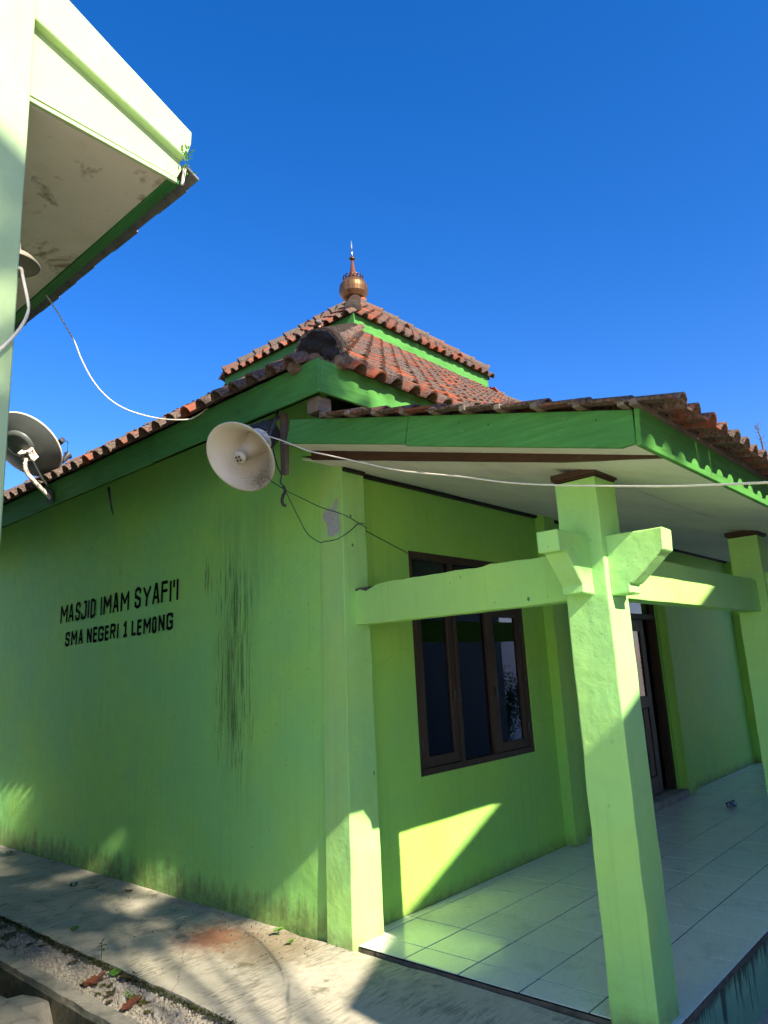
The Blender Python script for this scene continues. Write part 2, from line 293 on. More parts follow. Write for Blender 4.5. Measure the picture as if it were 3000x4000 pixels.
# ------------------------------------------------------------------ mesh helpers
def bevel_bm(bm, w, seg=1):
    bmesh.ops.bevel(bm, geom=[e for e in bm.edges if len(e.link_faces) == 2 and e.calc_face_angle(0) > .5], offset=w, segments=seg, affect='EDGES', profile=.6)
def link(name, me, mat, parent=None):
    o = bpy.data.objects.new(name, me); COL.objects.link(o)
    if mat is not None and len(me.materials) == 0: me.materials.append(mat)
    if parent is not None:
        o.parent = parent; o.matrix_parent_inverse = ROOTINV[parent.name]
    ROOTINV[o.name] = ROOTINV[parent.name] if parent is not None and False else Matrix.Identity(4)
    return o
ROOTINV = {}
class MB:
    def __init__(s): s.v = []; s.f = []; s.r = []
    def add(s, vs, fs, rnd=0.0):
        b = len(s.v); s.v += [tuple(p) for p in vs]; s.f += [tuple(b + i for i in f) for f in fs]; s.r += [rnd] * len(fs); return s
    def box(s, x0, x1, y0, y1, z0, z1):
        return s.add([(x0, y0, z0), (x1, y0, z0), (x1, y1, z0), (x0, y1, z0), (x0, y0, z1), (x1, y0, z1), (x1, y1, z1), (x0, y1, z1)],
                     [(0, 3, 2, 1), (4, 5, 6, 7), (0, 1, 5, 4), (1, 2, 6, 5), (2, 3, 7, 6), (3, 0, 4, 7)])
    def prism(s, poly, d):           # polygon of 3d points extruded by vector d
        n = len(poly); d = Vector(d); A = [Vector(p) for p in poly]; B = [p + d for p in A]
        return s.add(A + B, [tuple(range(n))[::-1], tuple(range(n, 2 * n))] + [(i, (i + 1) % n, n + (i + 1) % n, n + i) for i in range(n)])
    def tube(s, pts, r, n=8, closed_ends=True):
        pts = [Vector(p) for p in pts]; rings = []; rr = r if isinstance(r, (list, tuple)) else [r] * len(pts)
        for i, p in enumerate(pts):
            t = (pts[min(i + 1, len(pts) - 1)] - pts[max(i - 1, 0)]).normalized()
            a = t.cross(Vector((0, 0, 1)));
            if a.length < .05: a = t.cross(Vector((0, 1, 0)))
            a.normalize(); b = t.cross(a)
            rings.append([p + (a * math.cos(2 * math.pi * k / n) + b * math.sin(2 * math.pi * k / n)) * rr[i] for k in range(n)])
        vs = [q for rg in rings for q in rg]; fs = []
        for i in range(len(pts) - 1):
            for k in range(n): fs.append((i * n + k, i * n + (k + 1) % n, (i + 1) * n + (k + 1) % n, (i + 1) * n + k))
        if closed_ends: fs += [tuple(range(n))[::-1], tuple((len(pts) - 1) * n + k for k in range(n))]
        return s.add(vs, fs)
    def lathe(s, prof, M=None, n=28, cap=False):   # prof list (r, h) about local z
        M = M or Matrix.Identity(4); vs = []; fs = []
        for r, h in prof:
            for k in range(n): vs.append(M @ Vector((r * math.cos(2 * math.pi * k / n), r * math.sin(2 * math.pi * k / n), h)))
        for i in range(len(prof) - 1):
            for k in range(n): fs.append((i * n + k, i * n + (k + 1) % n, (i + 1) * n + (k + 1) % n, (i + 1) * n + k))
        if cap: fs += [tuple(range(n))[::-1], tuple((len(prof) - 1) * n + k for k in range(n))]
        return s.add(vs, fs)
    def mesh(s, name='mesh', smooth=False, bevel=0, merge=False, recalc=True):
        me = bpy.data.meshes.new(name); me.from_pydata(s.v, [], s.f)
        if any(s.r):
            at = me.attributes.new('rnd', 'FLOAT', 'FACE'); at.data.foreach_set('value', s.r)
        if bevel or recalc or merge:
            bm = bmesh.new(); bm.from_mesh(me)
            if merge: bmesh.ops.remove_doubles(bm, verts=bm.verts, dist=1e-5)
            if recalc: bmesh.ops.recalc_face_normals(bm, faces=bm.faces)
            if bevel: bevel_bm(bm, bevel)
            bm.to_mesh(me); bm.free()
        if smooth: me.polygons.foreach_set('use_smooth', [True] * len(me.polygons))
        return me
    def obj(s, name, mat, parent=None, **kw): return link(name, s.mesh(name, **kw), mat, parent)
def rough_box(name, x0, x1, y0, y1, z0, z1, mat, parent, amp=.006, step=.09, bev=.012, chip=None, shear=None):
    """a hand-plastered block: subdivided, bevelled, uneven faces; optional chipped top edge"""
    bm = bmesh.new(); nx, ny, nz = [max(1, min(60, int(round((b - a) / step)))) for a, b in ((x0, x1), (y0, y1), (z0, z1))]
    bmesh.ops.create_cube(bm, size=1.0)
    for v in bm.verts: v.co = Vector((x0 + (v.co.x + .5) * (x1 - x0), y0 + (v.co.y + .5) * (y1 - y0), z0 + (v.co.z + .5) * (z1 - z0)))
    if bev: bevel_bm(bm, bev, 2)
    for ax, a, b, n in ((0, x0, x1, nx), (1, y0, y1, ny), (2, z0, z1, nz)):
        for k in range(1, n):
            nv = [0, 0, 0]; nv[ax] = 1; cp = [0, 0, 0]; cp[ax] = a + (b - a) * k / n
            bmesh.ops.bisect_plane(bm, geom=bm.verts[:] + bm.edges[:] + bm.faces[:], plane_co=cp, plane_no=nv)
    for v in bm.verts:
        p = v.co.copy(); q = Vector((mnoise.noise(p * 5.1), mnoise.noise(p * 5.1 + Vector((9, 2, 1))), mnoise.noise(p * 5.1 + Vector((1, 7, 4)))))
        v.co += q * amp
        if chip and p.z > z1 - .03: v.co.z += chip(p)
        if shear: v.co = shear(v.co)
    me = bpy.data.meshes.new(name); bm.to_mesh(me); bm.free(); return link(name, me, mat, parent)
def tag(o, label, cat, group=None, kind=None):
    if label: o['label'] = label
    if cat: o['category'] = cat
    if group: o['group'] = group
    if kind: o['kind'] = kind
    return o
def struct(o): o['kind'] = 'structure'; return o
def empty(name, loc, label, cat, group=None):
    e = bpy.data.objects.new(name, None); COL.objects.link(e); e.location = loc; e.empty_display_size = .2
    ROOTINV[e.name] = Matrix.Translation(Vector(loc)).inverted(); return tag(e, label, cat, group)

# ================================================================== GROUND AND SETTING
gm = MB()
def ground_z(x, y):
    d = max(0.0, min(1.0, (x + .9) / 1.6)) * max(0.0, min(1.0, (-1.9 - y) / .25)) if y < -1.9 else 0.0
    return -.14 - .62 * d
xs = [-900, -60, -12, -7, -5, -3.5, -2.9, -2.4, -1.9, -1.85, -1.62, -1.5, -1.2, -.9, -.6, -.3, 0, .3, .7, 1.2, 2, 4, 8, 14, 30, 100, 900]
ys = [-900, -100, -30, -15, -9, -6, -4, -3, -2.5, -2.2, -2.05, -1.9, -1.5, 0, 3, 8, 15, 40, 120, 900]
vs = []
for y in ys:
    for x in xs:
        z = ground_z(x, y)
        if -1.86 < x < -1.61 and -6 < y < 9: z = -.40
        vs.append((x, y, z))
nx = len(xs); fs = [(j * nx + i, j * nx + i + 1, (j + 1) * nx + i + 1, (j + 1) * nx + i) for j in range(len(ys) - 1) for i in range(nx - 1)]
struct(gm.add(vs, fs).obj('ground', M_soil))
def slab(name, x0, x1, y0, y1, z0, z1, mat, sx=.12, amp=.006, edge=.012, parent=None, edge_sides='x'):
    nx_, ny_ = max(2, int((x1 - x0) / sx)), max(2, int((y1 - y0) / sx)); b = MB(); V = []; F = []
    for j in range(ny_ + 1):
        for i in range(nx_ + 1):
            x = x0 + (x1 - x0) * i / nx_; y = y0 + (y1 - y0) * j / ny_
            if i in (0, nx_): x += edge * mnoise.noise((x * 2, y * 7, 3)) + .4 * edge * mnoise.noise((x, y * 23, 1))
            V.append((x, y, z1 + amp * mnoise.noise((x * 2.3, y * 2.3, .5))))
    F += [(j * (nx_ + 1) + i, j * (nx_ + 1) + i + 1, (j + 1) * (nx_ + 1) + i + 1, (j + 1) * (nx_ + 1) + i) for j in range(ny_) for i in range(nx_)]
    n0 = len(V); per = [i for i in range(nx_ + 1)] + [(j) * (nx_ + 1) + nx_ for j in range(1, ny_ + 1)] + [ny_ * (nx_ + 1) + i for i in range(nx_ - 1, -1, -1)] + [j * (nx_ + 1) for j in range(ny_ - 1, 0, -1)]
    V += [(V[i][0], V[i][1], z0) for i in per]; m_ = len(per)
    F += [(per[k], n0 + k, n0 + (k + 1) % m_, per[(k + 1) % m_]) for k in range(m_)]
    return b.add(V, F).obj(name, mat, parent, smooth=False)
pth = struct(slab('path', -1.28, -.236, -5.5, 10, -.4, -.016, M_path, .09, .007, .014))
for v in pth.data.vertices:
    if v.co.x > -.30: v.co.x -= .05 * max(0, 1 - abs(v.co.y - .42) / .30)
    v.co.z -= .010 * max(0.0, min(1.0, (.15 - v.co.y) / .4)) if v.co.z > -.2 else 0
gb = struct(slab('gravel_bed', -1.56, -1.30, -5.5, 10, -.4, -.062, M_soil, .05, .012, .0)); gb.data.polygons.foreach_set('use_smooth', [True] * len(gb.data.polygons))
struct(slab('drain_kerb', -1.635, -1.54, -5.5, 10, -.45, -.046, M_conc, .05, .004, .010))
struct(slab('drain_wall', -1.650, -1.630, -5.5, 10, -.45, -.075, M_concw, .08, .004, .004))
struct(slab('apron', -2.70, -1.845, -5.5, 10, -.45, -.05, M_conc, .07, .006, .022))
b = MB(); V = [(-1.86, .98, -.3), (-1.63, 1.02, -.3), (-1.63, 1.24, -.3), (-1.86, 1.26, -.3), (-1.85, 1.02, -.045), (-1.66, 1.10, -.09), (-1.66, 1.22, -.10), (-1.85, 1.25, -.05), (-1.76, 1.04, -.06), (-1.76, 1.24, -.055)]
b.add(V, [(0, 1, 5, 8, 4), (1, 2, 6, 5), (2, 3, 7, 9, 6), (3, 0, 4, 7), (4, 8, 9, 7), (8, 5, 6, 9)])
tag(b.obj('concrete_chunk', M_conc, bevel=.008), 'broken mossy concrete chunk wedged across the drain', 'concrete chunk')

# ================================================================== MOSQUE
mosque = empty('mosque', (4.5, 4.2, 0), 'lime green mosque with tiered red tile roof, porch and painted name', 'mosque')
def lean(z): return -.24 + .0165 * z
LX = .0165
# ---- side wall, back and far walls
b = MB()
NY, NZ = 60, 26
V = []; F = []
for j in range(NZ + 1):
    for i in range(NY + 1):
        y = .12 + (8.1 - .12) * i / NY; z = -.3 + 4.1 * j / NZ
        V.append((lean(z) + .006 * mnoise.noise((y * 1.4, z * 1.4, 2)), y, z))
F = [(j * (NY + 1) + i, (j + 1) * (NY + 1) + i, (j + 1) * (NY + 1) + i + 1, j * (NY + 1) + i + 1) for j in range(NZ) for i in range(NY)]
b.add(V, F); b.obj('side_wall', M_side, mosque, smooth=True, recalc=False)
MB().box(-.1, 9.3, 7.95, 8.1, -.3, 3.75).obj('back_wall', M_wall, mosque)
MB().box(9.3, 9.45, .1, 8.1, -.3, 3.75).obj('end_wall', M_wall, mosque)
# ---- front wall with window and door openings
wx0, wx1, wz0, wz1 = .645, 2.328, .892, 2.636
dx0, dx1, dz1 = 4.20, 5.62, 2.52
b = MB()
for (x0, x1, z0, z1) in ((-.02, wx0, 0, 3.62), (wx0, wx1, 0, wz0), (wx0, wx1, wz1, 3.62), (wx1, dx0, 0, 3.62), (dx0, dx1, dz1, 3.62), (dx1, 9.35, 0, 3.62)):
    b.box(x0, x1, .09, .23, z0, z1)
b.obj('front_wall', M_front, mosque)
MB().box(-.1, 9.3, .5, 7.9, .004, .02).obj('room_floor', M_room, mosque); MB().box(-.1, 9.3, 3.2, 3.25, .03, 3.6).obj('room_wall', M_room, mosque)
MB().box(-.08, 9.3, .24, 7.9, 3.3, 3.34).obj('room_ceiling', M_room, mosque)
# ---- pilasters
def shear_corner(v):
    k = max(0, min(1, v.z / 3.4)); fx = max(0, min(1, (.04 - v.x) / .3)); return Vector((v.x + .07 * k * fx, v.y, v.z))
rough_box('corner_pilaster', -.262, .036, -.022, .215, -.2, 3.46, M_col, mosque, .0032, .12, .007, shear=shear_corner)
t = NT('bare_plaster'); t.set(color=t.mix(t.mr(t.noise(40, 5), .3, .7), (.50, .53, .50), (.40, .43, .41)), rough=.9, normal=t.bump(t.noise(50, 4), .3, .004)); M_bare = t.m
P_ = [(.123, 2.903), (.112, 2.87), (.150, 2.866), (.176, 2.835), (.166, 2.79), (.135, 2.775), (.132, 2.72), (.122, 2.66), (.095, 2.668), (.07, 2.655), (.045, 2.672), (.005, 2.668), (.004, 2.74), (.012, 2.79), (.006, 2.83), (.035, 2.84), (.022, 2.88), (.018, 2.925), (.045, 2.93), (.062, 2.88), (.09, 2.862)]
def pil_x(z): return -.2662 + .07 * z / 3.4 * .98
MB().add([(pil_x(z) - .0006, y, z) for y, z in P_], [tuple(range(len(P_)))]).obj('bare_plaster_patch', M_bare, mosque)
for x0, x1 in ((2.725, 2.945), (5.69, 5.93), (8.86, 9.10)):
    rough_box('pilaster', x0, x1, -.02, .10, .001, 3.5, M_front, mosque, .004, .2, .009)
# ---- porch platform and floor tiles
plat = MB().box(-.207, 9.6, -1.992, .12, -.9, -.014).obj('porch_floor', M_plat, mosque)
MB().box(-.209, 9.6, -1.994, .088, -.0138, -.004).obj('grout_bed', M_grout, plat)
e_ = MB(); V = []; n_ = 60
for i in range(n_ + 1):
    y = -1.99 + 1.97 * i / n_; e1 = .006 * mnoise.noise((1, y * 9, 0)) + .004 * mnoise.noise((4, y * 31, 0))
    V += [(-.216 + e1, y, -.009), (-.220 + e1 * 1.4, y, -.06)]
e_.add(V, [(2 * i, 2 * i + 1, 2 * i + 3, 2 * i + 2) for i in range(n_)]).obj('mortar_edge', M_edge, plat)
e_ = MB(); V = []
for i in range(101):
    x = -.21 + 9.7 * i / 100; e1 = .005 * mnoise.noise((x * 9, 2, 0)); V += [(x, -1.999 + e1, -.009), (x, -2.003 + e1, -.030 - .012 * abs(mnoise.noise((x * 6, 0, 0))))]
e_.add(V, [(2 * i, 2 * i + 2, 2 * i + 3, 2 * i + 1) for i in range(100)]).obj('mortar_edge', M_edge, plat)
tile_mesh = {}
rt = random.Random(5)
for i in range(-1, 24):
    for j in range(-1, 5):
        x0, x1 = max(-.212, i * .4), (i + 1) * .4; y1, y0 = min(.09, -j * .4), -(j + 1) * .4
        k = (round(x1 - x0, 3), round(y1 - y0, 3))
        if k not in tile_mesh:
            hx, hy = k[0] / 2 - .0044, k[1] / 2 - .0044
            tile_mesh[k] = MB().box(-hx, hx, -hy, hy, -.009, 0).mesh('floor_tile', bevel=.0012)
            tile_mesh[k].materials.append(M_ft)
        o = link('floor_tile', tile_mesh[k], None, plat); o.location = ((x0 + x1) / 2, (y0 + y1) / 2, rt.uniform(-.0006, .0006))
        o.rotation_euler = (rt.uniform(-.0011, .0011), rt.uniform(-.0011, .0011), rt.uniform(-.0008, .0008))
# ---- columns, brackets, beams
def column(x):
    c = rough_box('column', x - .225, x + .022, -1.962, -1.722, -.16 if x < 1 else .001, 2.66, M_col, mosque, .0042, .06, .008)
    d = x
    p1 = [(-.562, 2.342), (-.562, 2.232), (-.492, 2.234), (-.346, 2.074), (-.346, 2.030), (-.222, 2.026), (-.222, 2.346)]
    if x < 1:
        br = MB().prism([(d + a, -1.888, z) for a, z in p1], (0, .123, 0)).mesh('bracket', bevel=.005); roughen(br); link('bracket', br, M_col, c)
    p2 = [(-2.266, 2.332), (-2.262, 2.214), (-2.250, 2.214), (-2.082, 2.068), (-2.064, 2.068), (-2.064, 2.018), (-1.958, 2.016), (-1.958, 2.336)]
    br = MB().prism([(d - .180, a, z) for a, z in p2], (.128, 0, 0)).mesh('bracket', bevel=.006); roughen(br); link('bracket', br, M_col, c)
    t = MB()
    for k, (o, z0, z1) in enumerate(((.004, 2.664, 2.674), (.014, 2.6745, 2.71))):
        t.box(d - .225 - o, d + .022 + o, -1.962 - o, -1.722 + o, z0, z1)
    t.obj('capital_trim', M_trim, c, bevel=.002)
def roughen(me, amp=.003):
    bm = bmesh.new(); bm.from_mesh(me); bmesh.ops.subdivide_edges(bm, edges=[e for e in bm.edges if e.calc_length() > .06], cuts=3, use_grid_fill=True)
    for v in bm.verts: v.co += amp * Vector((mnoise.noise(v.co * 11), mnoise.noise(v.co * 11 + Vector((5, 1, 2))), mnoise.noise(v.co * 11 + Vector((2, 8, 3)))))
    bm.to_mesh(me); bm.free()
for x in (0, 3.025, 6.05, 9.075): column(x)
chip1 = lambda p: (.012 * mnoise.noise((p.y * 7, 1, 0)) + .006 * mnoise.noise((p.y * 25, 3, 0)) - (.035 if p.y > -.25 else 0) * min(1, (p.y + .25) / .12) * (1 + .4 * mnoise.noise((p.x * 20, p.y * 20, 0))) - .01)
chip2 = lambda p: .005 * mnoise.noise((p.x * 7, 1, 0)) + .003 * mnoise.noise((p.x * 31, 3, 0))
rough_box('beam', -.110, .024, -1.735, -.015, 2.018, 2.300, M_beam, mosque, .004, .055, .008, chip=chip1)
for x in (0, 3.025, 6.05): rough_box('beam', x + .018, x + 2.805, -1.900, -1.772, 2.018, 2.283, M_beam, mosque, .004, .07, .008, chip=chip2)
# raw broken mortar where the first beam meets the pilaster
rough_box('beam_mortar', -.100, .014, -.15, -.018, 2.255, 2.277, M_mort, mosque, .014, .03, .004)

# ---- porch ceiling
def zin(y): return 2.703 + .247 * (y + 1.9) if y > -1.9 else 2.703 + (2.600 - 2.703) * (-1.9 - y) / .53
def zout(y): return 2.594 + .258 * (y + 2.46)
XB = -.485
ceil = None
rows = [(-2.43, -1.90), (-1.895, -1.335), (-1.331, -.70), (-.696, .085)]
cr = random.Random(3)
first = MB()
for (ya, yb) in [(-2.432, .088)]:
    ys_ = [ya + (yb - ya) * k / 12 for k in range(13)]
    first.add([(x, y, (zin(y)) + .022) for y in ys_ for x in (XB, 9.4)], [(2 * k, 2 * k + 1, 2 * k + 3, 2 * k + 2) for k in range(12)])
ceil = first.obj('porch_ceiling', M_blk, mosque, recalc=False)
for (ya, yb) in rows:
    x = XB + .002
    while x < 9.3:
        w = 1.22 if (ya > -1.9) else 1.6
        if x < -.3: w = .62 if ya > -1.4 else 1.0
        x1 = min(9.38, x + w); s = cr.uniform(-.004, .003); nseg = 6; V = []; F = []
        for k in range(nseg + 1):
            y = ya + (yb - ya) * k / nseg
            for m_ in range(5):
                xx = x + (x1 - .004 - x) * m_ / 4; sag = .006 * mnoise.noise((xx * 1.7, y * 1.7, 4)) + (s if m_ in (0, 4) else s * .3)
                V.append((xx, y, zin(y) + sag)); V.append((xx, y, zin(y) + sag + .008))
        idx = lambda k, m_: 2 * (k * 5 + m_)
        for k in range(nseg):
            for m_ in range(4):
                F.append((idx(k, m_), idx(k + 1, m_), idx(k + 1, m_ + 1), idx(k, m_ + 1)))
        for k in range(nseg): F += [(idx(k, 0), idx(k, 0) + 1, idx(k + 1, 0) + 1, idx(k + 1, 0)), (idx(k, 4), idx(k + 1, 4), idx(k + 1, 4) + 1, idx(k, 4) + 1)]
        for m_ in range(4): F += [(idx(0, m_), idx(0, m_ + 1), idx(0, m_ + 1) + 1, idx(0, m_) + 1), (idx(nseg, m_), idx(nseg, m_) + 1, idx(nseg, m_ + 1) + 1, idx(nseg, m_ + 1))]
        MB().add(V, F).obj('ceiling_panel', M_ceil, ceil, recalc=False); x = x1
b = MB(); ys_ = [-2.432 + 2.40 * k / 14 for k in range(15)]   # outer strip and brown step board
V = []; F = []
for y in ys_: V += [(-.772, y, zout(y) + .004), (XB - .016, y, zout(y) + .004)]
b.add(V, [(2 * k, 2 * k + 2, 2 * k + 3, 2 * k + 1) for k in range(14)]).obj('ceiling_strip', M_ceil, ceil, recalc=False)
b = MB(); V = []
for y in ys_:
    lo = min(zin(y) - .006, zout(y) - .004); w_ = .004 * mnoise.noise((y * 5, 0, 0)); V += [(XB - .016, y, lo + w_), (XB + .004, y, lo + w_), (XB + .004, y, zout(y) + .02), (XB - .016, y, zout(y) + .02)]
F = []
for k in range(14):
    for m_ in range(4): F.append((4 * k + m_, 4 * k + (m_ + 1) % 4, 4 * k + 4 + (m_ + 1) % 4, 4 * k + 4 + m_))
b.add(V, F).obj('step_board', M_trim, ceil)
for x0, x1 in ((.036, 2.725), (2.945, 5.69), (5.93, 8.86)):
    MB().box(x0, x1, .055, .089, zin(.06) - .030, zin(.06) - .002).obj('dark_gap_strip', M_blk, ceil)  # black strip stands in for the dark gap between wall and ceiling
MB().box(-.19, .03, -.045, -.024, zin(-.03) - .034, zin(-.03) - .004).obj('dark_gap_strip', M_blk, ceil)

# ---- roof tiles (one clay pantile mesh shared by all)
PROF = [(0, 0), (.010, .034), (.034, .058), (.062, .064), (.090, .054), (.110, .028), (.124, .003), (.203, .001)]
def tile_geo(L=.25, T=.015, raise_=.027):
    n = len(PROF); V = []
    for y in (0, L):
        for u, z in PROF: V.append(Vector((u, y, z + raise_ * (1 - y / L))))
        for u, z in PROF: V.append(Vector((u * .96 + .004, y, z - T + raise_ * (1 - y / L))))
    F = []
    for k in range(n - 1):
        F += [(k, k + 1, 2 * n + k + 1, 2 * n + k), (n + k, 3 * n + k, 3 * n + k + 1, n + k + 1), (k, n + k, n + k + 1, k + 1)]
    F += [(0, 2 * n, 3 * n, n), (n - 1, 2 * n - 1, 4 * n - 1, 3 * n - 1)]
    return V, F
PROF = [(.203 - u, z) for u, z in PROF][::-1]
TV, TF = tile_geo()
def tile_mesh_(mat, TV=TV):
    me = MB().add(TV, TF).mesh('roof_tile', recalc=True); me.materials.append(mat); return me
TM = tile_mesh_(M_tile); TMo = tile_mesh_(M_tileo); TVp = [Vector((v.x * .93, v.y, v.z * .72)) for v in TV]; TMp = tile_mesh_(M_tileo, TVp)
tr_ = random.Random(11)
ALL = []      # (matrix, parent key, weight distance, material key)
def slope(key, O, U, V_, ncol, nrow, inside, vis, mk='n', pu=.2, pv=.213):
    O = Vector(O); U = Vector(U).normalized(); V_ = Vector(V_).normalized(); N = U.cross(V_)
    for r in range(nrow):
        for c in range(ncol):
            p = O + U * (c * pu) + V_ * (r * pv); m_ = p + U * .1 + V_ * .12
            if not inside(m_): continue
            if key == 'lower' and (m_.x + .80) + (m_.y + .444) < .36 and abs((m_.x + .80) - (m_.y + .444)) < .17 and m_.x < 1: continue
            J = Euler((tr_.uniform(-.020, .020), tr_.uniform(-.03, .03), tr_.uniform(-.022, .022))).to_matrix().to_4x4()
            M = Matrix(((U.x, V_.x, N.x, p.x), (U.y, V_.y, N.y, p.y), (U.z, V_.z, N.z, p.z), (0, 0, 0, 1))) @ Matrix.Translation((tr_.uniform(-.004, .004), tr_.uniform(-.010, .008), tr_.uniform(0, .004))) @ J
            ALL.append((M, key, (m_ - CP).length if vis(r, c, m_) else 1e6 + (m_ - CP).length, mk))
# decks
Zf = 3.675; SF, SL = .82, .70; XL, YF, XR, YB = -.80, -.444, 9.98, 8.50; SBk = .93
b = MB(); ex = .03
def quad(b_, pts, th=.03):
    b_.prism([Vector(p) for p in pts], (0, 0, -th))
kx0, ky0, kx1, ky1 = 2.98, 2.80, 6.20, 5.66; kz = 6.27
quad(b, [(XL, YF, Zf), (XR, YF, Zf), (kx1, ky0, kz), (kx0, ky0, kz)]); quad(b, [(XL, YB, Zf), (XL, YF, Zf), (kx0, ky0, kz), (kx0, ky1, kz)])
quad(b, [(XR, YB, Zf), (XL, YB, Zf), (kx0, ky1, kz), (kx1, ky1, kz)]); quad(b, [(XR, YF, Zf), (XR, YB, Zf), (kx1, ky1, kz), (kx1, ky0, kz)])
quad(b, [(kx0, ky0, kz), (kx1, ky0, kz), (kx1, ky1, kz), (kx0, ky1, kz)])
lower = b.obj('lower_roof', M_rawy, mosque)
ux0, uy0, ux1, uy1, uz = 2.95, 2.74, 6.235, 5.70, 6.60; AP = Vector((4.59, 4.22, 7.93))
b = MB()
for p, q in (((ux0, uy0), (ux1, uy0)), ((ux1, uy0), (ux1, uy1)), ((ux1, uy1), (ux0, uy1)), ((ux0, uy1), (ux0, uy0))):
    quad(b, [(p[0], p[1], uz), (q[0], q[1], uz), tuple(AP)])
upper = b.obj('upper_roof', M_rawy, mosque)
MB().box(ux0 + .28, ux1 - .28, uy0 + .28, uy1 - .28, 6.15, 6.62).obj('clerestory_wall', M_wall, mosque)
PS = .260; pz0 = 2.752
b = MB(); quad(b, [(-.79, -2.45, pz0), (9.5, -2.45, pz0), (9.5, -.40, pz0 + PS * 2.05), (-.79, -.40, pz0 + PS * 2.05)], .012)
porch_roof = b.obj('porch_roof', M_rawy, mosque)
PKEY = {'lower': lower, 'upper': upper, 'porch': porch_roof}
sq = lambda s: math.sqrt(1 + s * s)
zl = lambda x, y: Zf + .025
off = .07
off = .09
slope('lower', (-.846, YF - off, Zf + .022 - SF * off), (1, 0, 0), (0, 1, SF), 57, 20, lambda p: (p.x - XL) * SL > (p.y - YF) * SF - .07 and (XR - p.x) * SL > (p.y - YF) * SF - .07 and p.y < ky0 + .02, lambda r, c, p: p.x < 7, 'n', .19)
slope('lower', (XL - off, 8.651, Zf + .03 - SL * off), (0, -1, 0), (1, 0, SL), 46, 22, lambda p: (p.y - YF) * SF > (p.x - XL) * SL - .07 and (YB - p.y) * SBk > (p.x - XL) * SL - .07 and p.x < kx0 + .02, lambda r, c, p: r < 1 and p.y < 5.5, 'o')
slope('lower', (XR + .05, YB + off, Zf + .03 - SBk * off), (-1, 0, 0), (0, -1, SBk), 54, 19, lambda p: (p.x - XL) * SL > (YB - p.y) * SBk - .05 and (XR - p.x) * SL > (YB - p.y) * SBk - .05 and p.y > ky1 - .02, lambda r, c, p: False)
slope('lower', (XR + off, YF, Zf + .03 - SL * off), (0, 1, 0), (-1, 0, SL), 45, 22, lambda p: (p.y - YF) * SF > (XR - p.x) * SL - .05 and (YB - p.y) * SBk > (XR - p.x) * SL - .05 and p.x > kx1 - .02, lambda r, c, p: False)
a1, a2 = (AP.z - uz) / (AP.y - uy0), (AP.z - uz) / (AP.x - ux0)
def tri(p, d, half, rise):   # within triangle
    return True
slope('upper', (ux0 - .02, uy0 - off, uz + .03 - a1 * off), (1, 0, 0), (0, 1, a1), 17, 11, lambda p: (p.x - ux0) * a2 > (p.y - uy0) * a1 - .07 and (ux1 - p.x) * a2 > (p.y - uy0) * a1 - .07, lambda r, c, p: r < 2)
slope('upper', (ux0 - off, uy1 + .02, uz + .03 - a2 * off), (0, -1, 0), (1, 0, a2), 16, 11, lambda p: (p.y - uy0) * a1 > (p.x - ux0) * a2 - .07 and (uy1 - p.y) * a1 > (p.x - ux0) * a2 - .07, lambda r, c, p: r < 2)
slope('upper', (ux1 + .02, uy1 + off, uz + .03 - a1 * off), (-1, 0, 0), (0, -1, a1), 17, 11, lambda p: (p.x - ux0) * a2 > (uy1 - p.y) * a1 - .05 and (ux1 - p.x) * a2 > (uy1 - p.y) * a1 - .05, lambda r, c, p: False)
slope('upper', (ux1 + off, uy0 - .02, uz + .03 - a2 * off), (0, 1, 0), (-1, 0, a2), 16, 11, lambda p: (p.y - uy0) * a1 > (ux1 - p.x) * a2 - .05 and (uy1 - p.y) * a1 > (ux1 - p.x) * a2 - .05, lambda r, c, p: False)
slope('porch', (-.862, -2.620, 2.728), (1, 0, 0), (0, 1, PS), 55, 11, lambda p: p.y < -.42, lambda r, c, p: (r == 0 and p.x < 2.2) or c == 0, 'p', .187, .2155)
ALL.sort(key=lambda a: a[2])
for M, key, d, mk in ALL[:300]:
    o = link('roof_tile', {'n': TM, 'o': TMo, 'p': TMp}[mk], None, PKEY[key]); o.matrix_basis = M
rest = {}
for M, key, d, mk in ALL[300:]:
    rest.setdefault((key, mk), MB()).add([M @ v for v in (TVp if mk == 'p' else TV)], TF, tr_.uniform(.01, .99))
for (key, mk), mb in rest.items():
    tag(mb.obj('roof_tiles', M_tile if mk == 'n' else M_tileo, PKEY[key], recalc=False), None, None, kind='stuff')
# ---- roof battens of the porch, visible at the verge
for k in range(11):
    y = -2.470 + (0.06 if k else 0) + .2075 * max(0, k - 1) * 1.0; z = 2.754 + PS * (y + 2.45)
    rough_box('roof_batten', -.868 + tr_.uniform(-.012, .01), 9.3, y - .017, y + .017, z + .001, z + .029, M_raw, porch_roof, .003, .4, .003)
